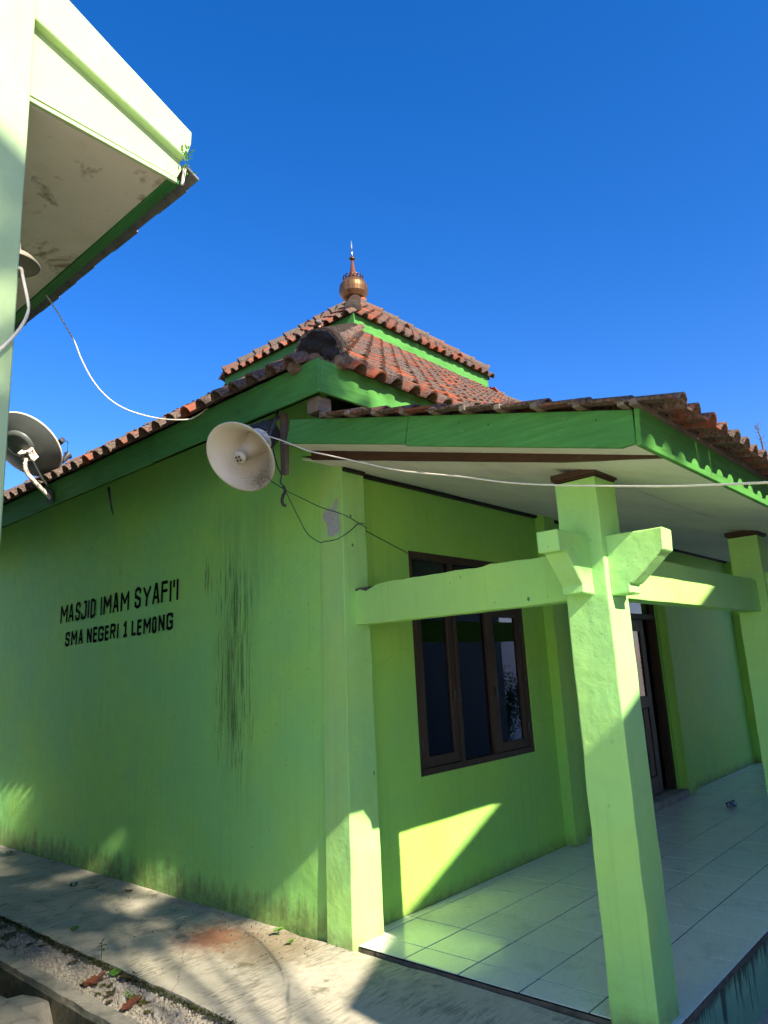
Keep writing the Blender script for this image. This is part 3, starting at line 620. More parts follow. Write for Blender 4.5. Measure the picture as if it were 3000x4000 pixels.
# ---- hip caps
def barrel(r0, r1, L, th=.02, ang=205, n=11):
    V = []; F = []
    prof = [(0, r0 + .012), (.045, r0 + .010), (.055, r0), (L, r1)]
    a0 = math.radians(90 + ang / 2); da = math.radians(-ang) / n
    for y, r in prof:
        for k in range(n + 1): V.append(Vector((r * math.cos(a0 + da * k), y, r * math.sin(a0 + da * k))))
    for k in range(n + 1): V.append(Vector(((r0 - th) * math.cos(a0 + da * k), 0, (r0 - th) * math.sin(a0 + da * k))))
    for k in range(n + 1): V.append(Vector(((r0 - th) * math.cos(a0 + da * k), .1, (r0 - th) * math.sin(a0 + da * k))))
    m = n + 1
    for i in range(3):
        for k in range(n): F.append((i * m + k, i * m + k + 1, (i + 1) * m + k + 1, (i + 1) * m + k))
    for k in range(n): F += [(k, 4 * m + k, 4 * m + k + 1, k + 1), (4 * m + k, 5 * m + k, 5 * m + k + 1, 4 * m + k + 1)]
    return MB().add(V, F).mesh('ridge_tile', smooth=False)
def hip(key, A, B, mesh, sp, lift, mw, mh, parent, start=0.0):
    A = Vector(A); B = Vector(B); t = (B - A).normalized(); sx = t.cross(Vector((0, 0, 1))).normalized(); up = sx.cross(t).normalized(); L = (B - A).length
    V = []; F = []; ns = max(4, int(L / .15))
    for i in range(ns + 1):
        p = A + t * (start + .03 + (L - start - .03) * i / ns); w = mw * (1 + .12 * mnoise.noise(p * 3))
        for s, h in ((-1, -.10), (-.96, mh * .55), (-.6, mh), (.6, mh), (.96, mh * .55), (1, -.10)): V.append(p + sx * s * w + up * h + up * .01 * mnoise.noise(p * 9 + Vector((s, h, 0))))
    for i in range(ns):
        for k in range(5): F.append((i * 6 + k, i * 6 + k + 1, i * 6 + 7 + k, i * 6 + 6 + k))
    F += [tuple(range(6)), tuple(ns * 6 + k for k in range(6))]
    MB().add(V, F).obj('ridge_mortar', M_mort, parent)
    n = int((L - start) / sp)
    for i in range(n):
        p = A + t * (start + i * sp) + up * lift
        o = link('ridge_tile', mesh, None, parent)
        o.matrix_basis = Matrix(((sx.x, t.x, up.x, p.x), (sx.y, t.y, up.y, p.y), (sx.z, t.z, up.z, p.z), (0, 0, 0, 1))) @ Euler((tr_.uniform(-.02, .02), tr_.uniform(-.03, .03), tr_.uniform(-.03, .03))).to_matrix().to_4x4()
    return t, sx, up
cap_big = barrel(.138, .122, .30); cap_big.materials.append(M_capd)
cap_sm = barrel(.105, .085, .36); cap_sm.materials.append(M_cap)
A = Vector((XL + .02, YF + .02, Zf + .03)); B = Vector((kx0, ky0, kz + .03))
t_, sx_, up_ = hip('lower', A, B, cap_big, .105, .035, .142, .04, lower, .10)
# blackened mortar plug closing the near end of the hip
V = []; F = []; npl = 30; nrg = 9; c0 = A + t_ * .105 + up_ * .035
for ring in range(nrg + 1):
    f_ = ring / nrg
    for k in range(npl + 1):
        a = math.radians(-40 + 260 * k / npl); rr = .146 * (1 - f_) * (1 + .05 * mnoise.noise((k * .7, 0, 0))); x_, y_ = rr * math.cos(a), rr * math.sin(a) - .03 * f_
        dp = .02 if ring == 0 else -.012 - .028 * (1 - (1 - f_) ** 3) + .040 * mnoise.noise((x_ * 16, y_ * 16, 2)) + .008 * mnoise.noise((x_ * 55, y_ * 55, 5))
        V.append(c0 + sx_ * x_ + up_ * y_ + t_ * dp)
for r_ in range(nrg):
    for k in range(npl): F.append((r_ * (npl + 1) + k, r_ * (npl + 1) + k + 1, (r_ + 1) * (npl + 1) + k + 1, (r_ + 1) * (npl + 1) + k))
MB().add(V, F).obj('ridge_end', M_mortk, lower, smooth=False)
rb = random.Random(2)
b = MB()
for k in range(16):     # rough mortar lumps under the end
    c = A + t_ * rb.uniform(.03, .20) + sx_ * rb.uniform(-.17, .17) + up_ * rb.uniform(-.08, -.02); r = rb.uniform(.04, .075)
    bm = bmesh.new(); bmesh.ops.create_icosphere(bm, subdivisions=2, radius=r); vs = [v.co + v.co.normalized() * .025 * mnoise.noise(v.co * 30 + Vector((k, 0, 0))) + c for v in bm.verts]; fs = [tuple(v.index for v in f.verts) for f in bm.faces]; bm.free(); b.add(vs, fs)
b.obj('ridge_end_mortar', M_mortb, lower)
hip('lower', (XL, YB, Zf + .03), (kx0, ky1, kz + .03), cap_sm, .33, .06, .12, .07, lower)
hip('lower', (XR, YF, Zf + .03), (kx1, ky0, kz + .03), cap_sm, .33, .06, .12, .07, lower)
hip('lower', (XR, YB, Zf + .03), (kx1, ky1, kz + .03), cap_sm, .33, .06, .12, .07, lower)
T_ = AP + Vector((0, 0, .03))
tu, su, pu_ = hip('upper', (ux0, uy0, uz + .04), tuple(T_), cap_sm, .105, .055, .11, .06, upper, .04)
c0 = Vector((ux0, uy0, uz + .04)) + tu * .05 + pu_ * .055; V = []; F = []
for ring, (rr, dd) in enumerate(((.112, .02), (.10, -.012), (.05, -.018), (0, -.018))):
    for k in range(15):
        a = math.radians(-25 + 230 * k / 14); V.append(c0 + su * rr * math.cos(a) + pu_ * rr * math.sin(a) + tu * dd)
for r_ in range(3):
    for k in range(14): F.append((r_ * 15 + k, r_ * 15 + k + 1, (r_ + 1) * 15 + k + 1, (r_ + 1) * 15 + k))
MB().add(V, F).obj('ridge_end', M_mort, upper)
for p in ((ux1, uy0), (ux0, uy1), (ux1, uy1)): hip('upper', (p[0], p[1], uz + .04), tuple(T_), cap_sm, .30, .055, .10, .06, upper)
# ---- fascia boards
def board(name, poly, d, mat, parent): return MB().prism(poly, d).obj(name, mat, parent, bevel=.003)
FB = 3.450; FT = 3.678
board('fascia_board', [(XL, YF - .024, FB), (4.6, YF - .024, FB), (4.6, YF - .024, FT), (XL, YF - .024, FT)], (0, .024, 0), M_fasx, mosque)
board('fascia_board', [(4.603, YF - .024, FB), (XR, YF - .024, FB), (XR, YF - .024, FT), (4.603, YF - .024, FT)], (0, .024, 0), M_fasx, mosque)
board('fascia_board', [(XL - .024, YF - .026, FB - .002), (XL - .024, 1.52, FB - .002), (XL - .024, 1.56, FB + .07), (XL - .024, 1.52, FT), (XL - .024, YF - .026, FT)], (.023, 0, 0), M_fasy, mosque)
board('fascia_board', [(XL - .022, 1.524, FB - .008), (XL - .022, YB, FB - .008), (XL - .022, YB, FT), (XL - .022, 1.524, FT), (XL - .022, 1.564, FB + .07)], (.022, 0, 0), M_fasy, mosque)
board('fascia_board', [(XL, YB, FB), (XR, YB, FB), (XR, YB, FT), (XL, YB, FT)], (0, .024, 0), M_fasx, mosque)
board('fascia_board', [(XR, YF, FB), (XR, YB, FB), (XR, YB, FT), (XR, YF, FT)], (.024, 0, 0), M_fasy, mosque)
for y0, y1, s in ((uy0 - .024, uy0, 1), (uy1, uy1 + .024, 1)):
    MB().box(ux0, ux1, y0, y1, 6.375, 6.60).obj('upper_fascia_board', M_fasx, mosque)
for x0, x1 in ((ux0 - .024, ux0), (ux1, ux1 + .024)):
    MB().box(x0, x1, uy0 - .026, uy1 + .026, 6.373, 6.602).obj('upper_fascia_board', M_fasy, mosque)
# lower porch fascias
fb = 2.585
ft = lambda y: fb + .166 + PS * (y + 2.46); fo = lambda y: fb + PS * (y + 2.46)
board('porch_fascia_board', [(-.80, -2.434, fo(-2.434) + .012), (-.80, -2.36, fo(-2.36) - .012), (-.80, -1.132, fo(-1.132) - .010), (-.80, -1.168, ft(-1.168)), (-.80, -2.434, ft(-2.434))], (.026, 0, 0), M_fasy, mosque)
board('porch_fascia_board', [(-.798, -1.128, fo(-1.128)), (-.798, -.11, fo(-.11)), (-.798, -.16, ft(-.16)), (-.798, -1.163, ft(-1.163))], (.026, 0, 0), M_fasy, mosque)
board('porch_fascia_board', [(-.812, -2.460, fb), (4.4, -2.460, fb), (4.4, -2.470, fb + .172), (-.812, -2.470, fb + .190)], (0, .024, 0), M_fasx, mosque)
board('porch_fascia_board', [(4.403, -2.460, fb), (9.5, -2.460, fb), (9.5, -2.470, fb + .172), (4.403, -2.470, fb + .172)], (0, .024, 0), M_fasx, mosque)
# rafters under the main eaves
for k in range(11):
    y = .35 + .78 * k; p = [(-.775, y, 3.60), (-.1, y, 3.60 + .675 * SL), (-.1, y, 3.48 + .675 * SL), (-.775, y, 3.48)]
    MB().prism(p, (0, .05, 0)).obj('rafter', M_rawy, mosque)
for k in range(12):
    x = -.5 + .8 * k; p = [(x, -.42, 3.60), (x, .12, 3.60 + .54 * SF), (x, .12, 3.48 + .54 * SF), (x, -.42, 3.48)]
    MB().prism(p, (.05, 0, 0)).obj('rafter', M_rawy, mosque)
rough_box('rafter', -.772, -.66, -.41, -.30, 3.35, 3.45, M_raw, mosque, .003, .1, .004)
MB().prism([(-.76, -.40, 3.348), (-.71, -.43, 3.348), (-.15, .06, 3.348), (-.20, .09, 3.348)], (0, 0, -.045)).obj('rafter', M_raw, mosque, bevel=.003)
MB().box(-.76, .6, -.44, -.395, 3.300, 3.340).obj('rafter', M_raw, mosque, bevel=.003)
MB().box(-.73, -.69, -.02, .03, 3.02, 3.46).obj('hanger_post', M_rawy, mosque, bevel=.003)

# ---- window
win = MB()
fy0, fy1 = .098, .170
for (x0, x1, z0, z1) in ((wx0, wx0 + .052, wz0, wz1), (wx1 - .052, wx1, wz0, wz1), (1.196, 1.246, wz0 + .05, wz1 - .06), (1.688, 1.738, wz0 + .05, wz1 - .06)): win.box(x0, x1, fy0, fy1, z0, z1)
window = win.obj('window', M_teak, mosque, bevel=.003)
for z0, z1 in ((wz0 - .004, wz0 + .050), (wz1 - .062, wz1 + .004), (2.205, 2.262)):
    MB().box(wx0 + .002, wx1 - .002, fy0 - .003, fy1 - .004, z0, z1).obj('window_rail', M_teak, window, bevel=.003)
def sash(x0, x1, z0, z1, w=.078, yy=.106, th=.036):
    s = MB().box(x0, x0 + w, yy, yy + th, z0, z1).box(x1 - w, x1, yy, yy + th, z0, z1).box(x0 + w, x1 - w, yy + .001, yy + th - .001, z0, z0 + w).box(x0 + w, x1 - w, yy + .001, yy + th - .001, z1 - w, z1)
    s.obj('sash', M_teak, window, bevel=.003)
sash(.700, 1.194, .945, 2.202); sash(1.741, 2.274, .945, 2.202)
for xh, zs in ((1.155, (1.42,)), (1.778, (1.42,))):
    for z_ in zs: MB().box(xh - .009, xh + .009, .086, .106, z_, z_ + .085).obj('latch', M_steel, window, bevel=.003)
for xh in (.704, 2.268):
    for z_ in (1.08, 2.0): MB().tube([(xh, .100, z_), (xh, .100, z_ + .07)], .007, 7).obj('hinge', M_steel, window)
for x0, x1, z0, z1, y in ((.776, 1.118, 1.02, 2.126, .124), (1.247, 1.687, .944, 2.204, .130), (1.817, 2.198, 1.02, 2.126, .124), (.70, 1.195, 2.263, 2.572, .130), (1.247, 1.687, 2.263, 2.572, .130), (1.74, 2.275, 2.263, 2.572, .130)):
    MB().box(x0, x1, y, y + .004, z0, z1).obj('pane', M_glass, window, recalc=True)
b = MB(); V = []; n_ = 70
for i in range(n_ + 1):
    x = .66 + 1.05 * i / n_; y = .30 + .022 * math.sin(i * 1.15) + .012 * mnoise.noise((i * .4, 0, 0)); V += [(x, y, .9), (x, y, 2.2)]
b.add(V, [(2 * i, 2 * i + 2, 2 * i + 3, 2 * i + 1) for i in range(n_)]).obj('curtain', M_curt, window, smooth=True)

# ---- door
door = MB().box(dx0, dx0 + .07, .10, .20, .004, dz1).box(dx1 - .07, dx1, .10, .20, .004, dz1).box(dx0 + .07, dx1 - .07, .10, .20, dz1 - .07, dz1).obj('door_frame', M_teak, mosque, bevel=.003)
MB().box(dx0 + .07, dx1 - .07, .085, .195, 2.165, 2.232).obj('transom', M_raw, door, bevel=.003)
MB().box(dx0 + .07, dx1 - .07, .14, .145, 2.232, dz1 - .07).obj('pane', M_glass, door)
MB().box(dx0 - .02, dx1 + .02, -.045, .24, .003, .085).obj('door_sill', M_conc, door, bevel=.006)
lf = MB().box(4.28, 4.40, .12, .16, .10, 2.16).box(5.12, 5.245, .12, .16, .10, 2.16)
for z0, z1 in ((.10, .30), (1.10, 1.235), (2.02, 2.16)): lf.box(4.40, 5.12, .121, .159, z0, z1)
leaf_ = lf.obj('door_leaf', M_teakd, door, bevel=.004)
MB().box(4.40, 5.12, .137, .142, 1.235, 2.02).obj('pane', M_glass, leaf_)
for k in range(4): MB().box(4.412 + .178 * k, 4.412 + .178 * k + .150, .128, .150, .305, 1.095).obj('door_panel', M_teakd, leaf_, bevel=.010)

# ---- dome finial on the apex
fin = MB().lathe([(.17, 7.86), (.19, 7.95), (.15, 8.05), (.12, 8.08)], Matrix.Translation((4.59, 4.25, 0)), 20, True).obj('dome_finial', M_copd, mosque, smooth=False)
FC = Vector((4.59, 4.25, 8.245))
NG = 18
for k in range(NG):      # bulb made of sheet gores
    V = []; a0 = 2 * math.pi * k / NG; a1_ = 2 * math.pi * (k + 1) / NG - .012; prof = [(.10, -.20), (.19, -.165), (.242, -.09), (.258, -.01), (.242, .075), (.20, .145), (.14, .195), (.07, .222)]
    for r, h in prof: V += [FC + Vector((r * math.cos(a0), r * math.sin(a0), h)), FC + Vector((r * 1.006 * math.cos((a0 + a1_) / 2), r * 1.006 * math.sin((a0 + a1_) / 2), h)), FC + Vector((r * math.cos(a1_), r * math.sin(a1_), h))]
    MB().add(V, [f for i in range(len(prof) - 1) for f in ((3 * i, 3 * i + 1, 3 * i + 4, 3 * i + 3), (3 * i + 1, 3 * i + 2, 3 * i + 5, 3 * i + 4))]).obj('dome_gore', M_cop, fin)
MB().lathe([(.1, -.19), (.19, -.158), (.235, -.09), (.25, -.01), (.235, .075), (.195, .14), (.13, .188), (.05, .21)], Matrix.Translation(FC), 18).obj('dome_core', M_copd, fin)
for k in range(14):
    a = 2 * math.pi * (k + .3) / 14; p = FC + Vector((.165 * math.cos(a), .165 * math.sin(a), .215)); q = []
    for m_ in range(9):
        th = 2 * math.pi * m_ / 8; tan = Vector((-math.sin(a), math.cos(a), 0)); rad = Vector((math.cos(a), math.sin(a), .5)).normalized(); q.append(p + tan * .034 * math.cos(th) + (rad * .5 + Vector((0, 0, .8))) * .028 * math.sin(th))
    MB().tube(q, .011, 5).obj('scroll_ornament', M_copd, fin)
MB().lathe([(.082, 8.44), (.060, 8.55), (.030, 8.75), (.016, 8.84)], Matrix.Translation((4.59, 4.25, 0)), 9, True).obj('spire', M_copr, fin)
MB().lathe([(.012, 8.82), (.055, 8.845), (.058, 8.865), (.02, 8.90), (.012, 8.95)], Matrix.Translation((4.59, 4.25, 0)), 14, True).obj('collar', M_copd, fin)
MB().tube([(4.59, 4.25, 8.88), (4.59, 4.25, 8.99)], .012, 8).obj('crescent_stem', M_chrome, fin)
V = []; F = []; nc = 22; dirc = Vector((.72, .69, 0))      # crescent seen edge-on
for k in range(nc + 1):
    a = math.radians(-90 + 20 + 320 * k / nc - 0) ; w = .004 + .030 * math.sin(math.pi * k / nc)
    for rr in (.105 - w, .105 + w * .2):
        for s in (-.009, .009): V.append(Vector((4.59, 4.25, 9.10)) + dirc * rr * math.cos(a + math.pi) * .72 + Vector((0, 0, rr * math.sin(a) * 1.0)) + Vector((.69, -.72, 0)) * s)
for k in range(nc):
    for p, q in ((0, 1), (1, 3), (3, 2), (2, 0)): F.append((4 * k + p, 4 * k + q, 4 * k + 4 + q, 4 * k + 4 + p))
MB().add(V, F).obj('crescent', M_chrome, fin)

# ---- painted lettering on the side wall
GLY = {
 'M': [[(0, 0), (.06, 1), (.5, .42), (.94, 1), (1, 0)]], 'A': [[(0, 0), (.44, 1), (.56, 1), (1, 0)], [(.2, .30), (.8, .30)]],
 'S': [[(.95, .78), (.88, .93), (.66, 1), (.34, 1), (.1, .9), (.04, .74), (.14, .58), (.5, .5), (.86, .4), (.97, .24), (.9, .08), (.66, 0), (.32, 0), (.08, .09), (.02, .24)]],
 'J': [[(.5, 1), (.95, 1), (.95, .2), (.82, .05), (.6, 0), (.3, 0), (.1, .08), (.04, .26)]], 'I': [[(.5, 0), (.5, 1)]],
 'D': [[(.06, 0), (.06, 1), (.5, 1), (.84, .88), (.97, .62), (.97, .36), (.84, .12), (.5, 0), (.06, 0)]],
 'Y': [[(0, 1), (.5, .48), (1, 1)], [(.5, .5), (.46, 0)]], 'F': [[(.06, 0), (.06, 1), (1, 1)], [(.06, .55), (.85, .55)]],
 "'": [[(.5, .70), (.5, 1)]], 'N': [[(.04, 0), (.04, 1), (.96, 0), (.96, 1)]], 'E': [[(1, 1), (.06, 1), (.06, 0), (1, 0)], [(.06, .53), (.85, .53)]],
 'G': [[(.96, .78), (.86, .95), (.6, 1), (.36, 1), (.12, .9), (.04, .68), (.04, .3), (.14, .08), (.38, 0), (.62, 0), (.86, .07), (.96, .26), (.96, .46), (.58, .46)]],
 'R': [[(.06, 0), (.06, 1), (.6, 1), (.88, .9), (.94, .74), (.86, .57), (.6, .5), (.06, .5)], [(.5, .5), (.98, 0)]], '1': [[(.1, .78), (.55, 1), (.55, 0)], [(.1, 0), (1, 0)]],
 'L': [[(.06, 1), (.06, 0), (1, 0)]], 'O': [[(.3, 0), (.1, .1), (.03, .3), (.03, .7), (.1, .9), (.3, 1), (.7, 1), (.9, .9), (.97, .7), (.97, .3), (.9, .1), (.7, 0), (.3, 0)]]}
L1 = [('M', 4.446, 4.278), ('A', 4.256, 4.131), ('S', 4.088, 3.981), ('J', 3.954, 3.839), ('I', 3.813, 3.768), ('D', 3.747, 3.637), ('I', 3.538, 3.495), ('M', 3.47, 3.312), ('A', 3.28, 3.163), ('M', 3.126, 2.961), ('S', 2.853, 2.74), ('Y', 2.706, 2.557), ('A', 2.534, 2.408), ('F', 2.381, 2.267), ('I', 2.243, 2.205), ("'", 2.178, 2.156), ('I', 2.129, 2.091)]
L2 = [('S', 4.295, 4.192), ('M', 4.157, 4.02), ('A', 3.987, 3.887), ('N', 3.8, 3.692), ('E', 3.666, 3.577), ('G', 3.557, 3.441), ('E', 3.418, 3.337), ('R', 3.309, 3.202), ('I', 3.176, 3.14), ('1', 3.05, 2.969), ('L', 2.895, 2.809), ('E', 2.789, 2.705), ('M', 2.675, 2.54), ('O', 2.519, 2.439), ('N', 2.41, 2.306), ('G', 2.278, 2.168)]
lettering = None
def wall_pt(y, z, k=0.0): return (lean(z) - .0030 - k - .006 * abs(mnoise.noise((y * 1.4, z * 1.4, 2))), y, z)
first_letter = []
def letters(line, zl, zr, hl, hr, sw):
    global lettering
    ya, yb = line[0][1], line[-1][2]; rr = random.Random(len(line))
    for ch, y0, y1 in line:
        f = (ya - (y0 + y1) / 2) / (ya - yb); z0 = zl + (zr - zl) * f + rr.uniform(-.004, .004); h = hl + (hr - hl) * f + rr.uniform(-.004, .004); mb = MB(); seg = 0
        a, b_ = (y0, y1)
        inset = sw * .5
        for st in GLY[ch]:
            pts = [Vector((min(a - inset, max(b_ + inset, a + (b_ - a) * u)) if ch not in "I'" else (a + b_) / 2, z0 + inset + (h - 2 * inset) * v, 0)) for u, v in st]
            for i in range(len(pts) - 1):
                p, q = pts[i], pts[i + 1]; d = (q - p).normalized(); n = Vector((-d.y, d.x, 0)) * sw * (.5 + rr.uniform(-.04, .05)); p = p - d * sw * .30; q = q + d * sw * .30
                mb.add([wall_pt(c.x, c.y, seg * .00012) for c in (p + n, p - n, q - n, q + n)], [(0, 1, 2, 3)]); seg += 1
        me = mb.mesh('letter', recalc=False)
        if lettering is None: lettering = link('letter', me, M_blackink, mosque)
        else: link('letter', me, M_blackink, mosque)
letters(L1, 2.381, 2.406, .200, .202, .031); letters(L2, 2.126, 2.148, .158, .155, .030)

# ================================================================== NEIGHBOURING BUILDING
nb = empty('neighbour_building', (-4, 2, 0), 'pale green building with gable end and deep boarded eave', 'building')
NYF = -.418
vs_ = lambda x: 4.839 + (-1.731 - x) * .489      # top of the verge
gl = lambda x: 4.650 + (-1.775 - x) * .3605      # underside of the raised band
b = MB(); P = [(-7.5, -.2), (-2.64, -.2), (-2.64, 4.50), (-2.64, gl(-2.64)), (-2.64, vs_(-2.64)), (-7.5, vs_(-7.5))]
b.prism([(x, NYF, z) for x, z in P], (0, .16, 0)).obj('gable_wall', M_nb, nb, bevel=.006)
P = [(-2.643, gl(-2.643)), (-1.775, 4.650), (-1.755, 4.70), (-1.738, 4.76), (-1.733, 4.836), (-1.737, 4.842), (-2.643, vs_(-2.643) - .002)]
b = MB().prism([(x, NYF - .003, z) for x, z in P], (0, .15, 0)).mesh('verge_band', bevel=.006); roughen(b, .004); link('verge_band', b, M_nb, nb)
P = [(-2.638, 4.560), (-1.80, 4.530), (-1.77, 4.60), (-1.79, 4.68), (-2.638, 5.0)]
MB().prism([(x, NYF + .05, z) for x, z in P], (0, .08, 0)).obj('gable_fin', M_nb, nb)
MB().prism([(-2.638, NYF + .035, 4.512), (-1.805, NYF + .035, 4.488), (-1.805, NYF + .035, 4.514), (-2.638, NYF + .035, 4.536)], (0, .02, 0)).obj('lath_strip', M_nb, nb, bevel=.002)
MB().box(-2.80, -2.643, NYF + .162, 9, -.2, 4.9).obj('eave_wall', M_nb, nb)
MB().box(-2.642, -1.852, NYF + .060, 1.443, 4.505, 4.515).obj('soffit_panel', M_soff, nb)
MB().box(-2.642, -1.852, 1.449, 9, 4.505, 4.515).obj('soffit_panel', M_soff, nb)
MB().box(-1.850, -1.822, NYF + .062, 9, 4.492, 4.56).obj('eave_board', M_fasd, nb, bevel=.003)
MB().box(-1.821, -1.795, NYF + .064, 9, 4.500, 4.55).obj('eave_board', M_fasd, nb, bevel=.003)
MB().box(-1.794, -1.772, NYF + .066, 9, 4.508, 4.54).obj('eave_board', M_fasd, nb, bevel=.003)
b = MB()
for k in range(34):
    y0 = NYF + .145 + .283 * k; rr_ = random.Random(k); e1 = rr_.uniform(-.006, .006); o = .004 * (k % 2)
    x0, x1 = -1.674 + e1, -7.4; zb = 4.556; V = [(x0, y0, zb + o), (x0 - .010, y0 + .30, zb - .006 + o), (x1, y0 + .30, zb - .006 + (x0 - x1) * .489 + o), (x1, y0, zb + (x0 - x1) * .489 + o)]
    if True:
        MB().prism(V, (0, 0, .016)).obj('roof_sheet', M_asb, nb)
MB().prism([(-1.770, NYF + .012, 4.606), (-1.676, NYF + .012, 4.558), (-1.676, NYF + .150, 4.558), (-1.770, NYF + .150, 4.606)], (0, 0, .014)).obj('roof_sheet', M_asb, nb)
MB().prism([(-1.782, NYF + .02, 4.485), (-1.770, NYF + .02, 4.485), (-1.752, NYF + .02, 4.62), (-1.766, NYF + .02, 4.62)], (0, .015, 0)).obj('verge_trim', M_white, nb)
# small plants rooted in the broken verge tip
def leaf_poly(mb, base, d, up, L, w, rnd=0.0, fold=.25):
    base = Vector(base); d = Vector(d).normalized(); up = Vector(up); s = d.cross(up).normalized(); n = s.cross(d).normalized()
    V = [base, base + d * L * .35 + s * w * .5 + n * w * fold, base + d * L * .4, base + d * L * .35 - s * w * .5 + n * w * fold, base + d * L - n * L * .12, base + d * L * .72 + s * w * .34 + n * w * fold * .5, base + d * L * .72 - s * w * .34 + n * w * fold * .5, base + d * L * .73 - n * L * .02]
    mb.add(V, [(0, 1, 2), (0, 2, 3), (1, 5, 7, 2), (2, 7, 6, 3), (5, 4, 7), (7, 4, 6)], rnd)
rw = random.Random(21)
b = MB()
for k in range(26):
    p = Vector((-1.765 + rw.uniform(-.035, .02), NYF - .015 + rw.uniform(-.01, .02), 4.60 + rw.uniform(-.06, .10))); leaf_poly(b, p, (rw.uniform(-1, 1), rw.uniform(-1, .1), rw.uniform(-.6, .9)), (0, 0, 1), rw.uniform(.02, .05), .010, rw.random())
tag(b.obj('verge_weed', M_weed, None, recalc=False), 'tiny weeds rooted in cracked tip of pale gable', 'weed')
# lamp shade on the eave wall
lamp = empty('wall_lamp', (-2.445, .2, 3.98), 'round enamel lamp shade under the pale building eave', 'lamp')
MB().lathe([(.130, 3.955), (.134, 3.962), (.10, 4.0), (.035, 4.035), (.028, 4.09), (.0, 4.10)], Matrix.Translation((-2.445, .2, 0)), 28).obj('lamp_shade', M_shade, lamp, smooth=True)
MB().lathe([(.126, 3.957), (.095, 3.992), (.03, 4.02), (0, 4.02)], Matrix.Translation((-2.445, .2, 0)), 28).obj('shade_lining', M_shade, lamp, smooth=True)
MB().tube([(-2.445, .2, 4.08), (-2.445, .2, 4.14), (-2.49, .2, 4.17), (-2.52, .2, 4.17)], .012, 8).obj('lamp_arm', M_steel, lamp)

# ================================================================== LOUDSPEAKER
sp_c = Vector((-1.054, .045, 3.086)); ax = Vector((-.7466, -.1982, -.6351)).normalized()
hx = ax.cross(Vector((0, 0, 1))).normalized(); hy = hx.cross(ax)
HM = Matrix(((hx.x, hy.x, ax.x, sp_c.x), (hx.y, hy.y, ax.y, sp_c.y), (hx.z, hy.z, ax.z, sp_c.z), (0, 0, 0, 1)))
horn = empty('loudspeaker', tuple(sp_c), 'white horn loudspeaker with sooty bell hanging under the mosque eave', 'loudspeaker')
bell = [(.075, -.285), (.085, -.25), (.105, -.20), (.135, -.14), (.172, -.075), (.208, -.025), (.238, -.003), (.246, .002), (.247, -.005), (.240, -.012)]
MB().lathe(bell, HM, 48).obj('bell', M_horn, horn, smooth=True)
MB().lathe([(.240, -.012), (.205, -.036), (.168, -.088), (.130, -.153), (.10, -.21), (.078, -.265), (.0, -.285)], HM, 48).obj('bell_back', M_horn, horn, smooth=True)
MB().lathe([(.090, -.27), (.076, -.20), (.060, -.13), (.048, -.06), (.042, -.012), (.046, -.010), (.046, .014), (.038, .020), (.0, .020)], HM, 28).obj('reflex_tube', M_horn, horn, smooth=True)
b = MB()
for dx, dy in ((-.011, -.011), (.011, .011), (-.011, .011), (.011, -.011)):
    b.add([HM @ Vector((dx + a * .008, dy + c * .008, .0215)) for a, c in ((-1, -1), (1, -1), (1, 1), (-1, 1))], [(0, 1, 2, 3)])
b.obj('tube_grille', M_drv, horn)
MB().lathe([(.0, -.30), (.092, -.30), (.095, -.31), (.095, -.40), (.085, -.42), (.0, -.425)], HM, 28).obj('driver', M_drv, horn, smooth=False)
q1 = HM @ Vector((.10, .02, -.26)); q2 = HM @ Vector((-.10, .02, -.26)); top = Vector((-.70, .09, 3.47))
b = MB().tube([q1, q1 + Vector((.05, 0, .12)), top + Vector((0, -.04, -.02)), top + Vector((0, .05, -.02)), q2 + Vector((.05, 0, .12)), q2], .011, 6); b.obj('mounting_bracket', M_steel, horn)
MB().tube([top + Vector((0, 0, -.03)), top + Vector((0, 0, .12))], .012, 6).obj('hanger_bolt', M_steel, horn)

# ================================================================== SATELLITE DISH
dc = Vector((-1.075, 3.385, 4.020)); fd = Vector((.6361, .2673, .7238)).normalized(); sx2 = fd.cross(Vector((0, 0, 1))).normalized(); sy2 = sx2.cross(fd)
DM = Matrix(((sx2.x, sy2.x, fd.x, dc.x), (sx2.y, sy2.y, fd.y, dc.y), (sx2.z, sy2.z, fd.z, dc.z), (0, 0, 0, 1)))
dish = empty('satellite_dish', (-.83, 3.39, 3.55), 'grey satellite dish on a rusty white mast fixed to eave board', 'satellite dish')
rd = .354
prof = [(rd * k / 14, -.105 + .105 * (k / 14) ** 2 - .012) for k in range(15)]
MB().lathe([(r, h - .004) for r, h in prof][::-1] , DM, 44).obj('dish_back', M_dish, dish, smooth=True)
MB().lathe([(r, h + .002) for r, h in prof], DM, 44).obj('reflector', M_dish, dish, smooth=True)
MB().lathe([(rd - .002, -.018), (rd + .007, -.016), (rd + .007, -.004), (rd - .004, -.006)], DM, 44).obj('rim', M_white, dish, smooth=True)
MB().lathe([(.15, -.105), (.145, -.128), (.11, -.138), (.0, -.140)], DM @ Matrix.Translation((.02, .06, .006)), 30).obj('back_boss', M_dish, dish, smooth=True)
mnt = Vector((-1.118, 3.262, 3.860))
b = MB()
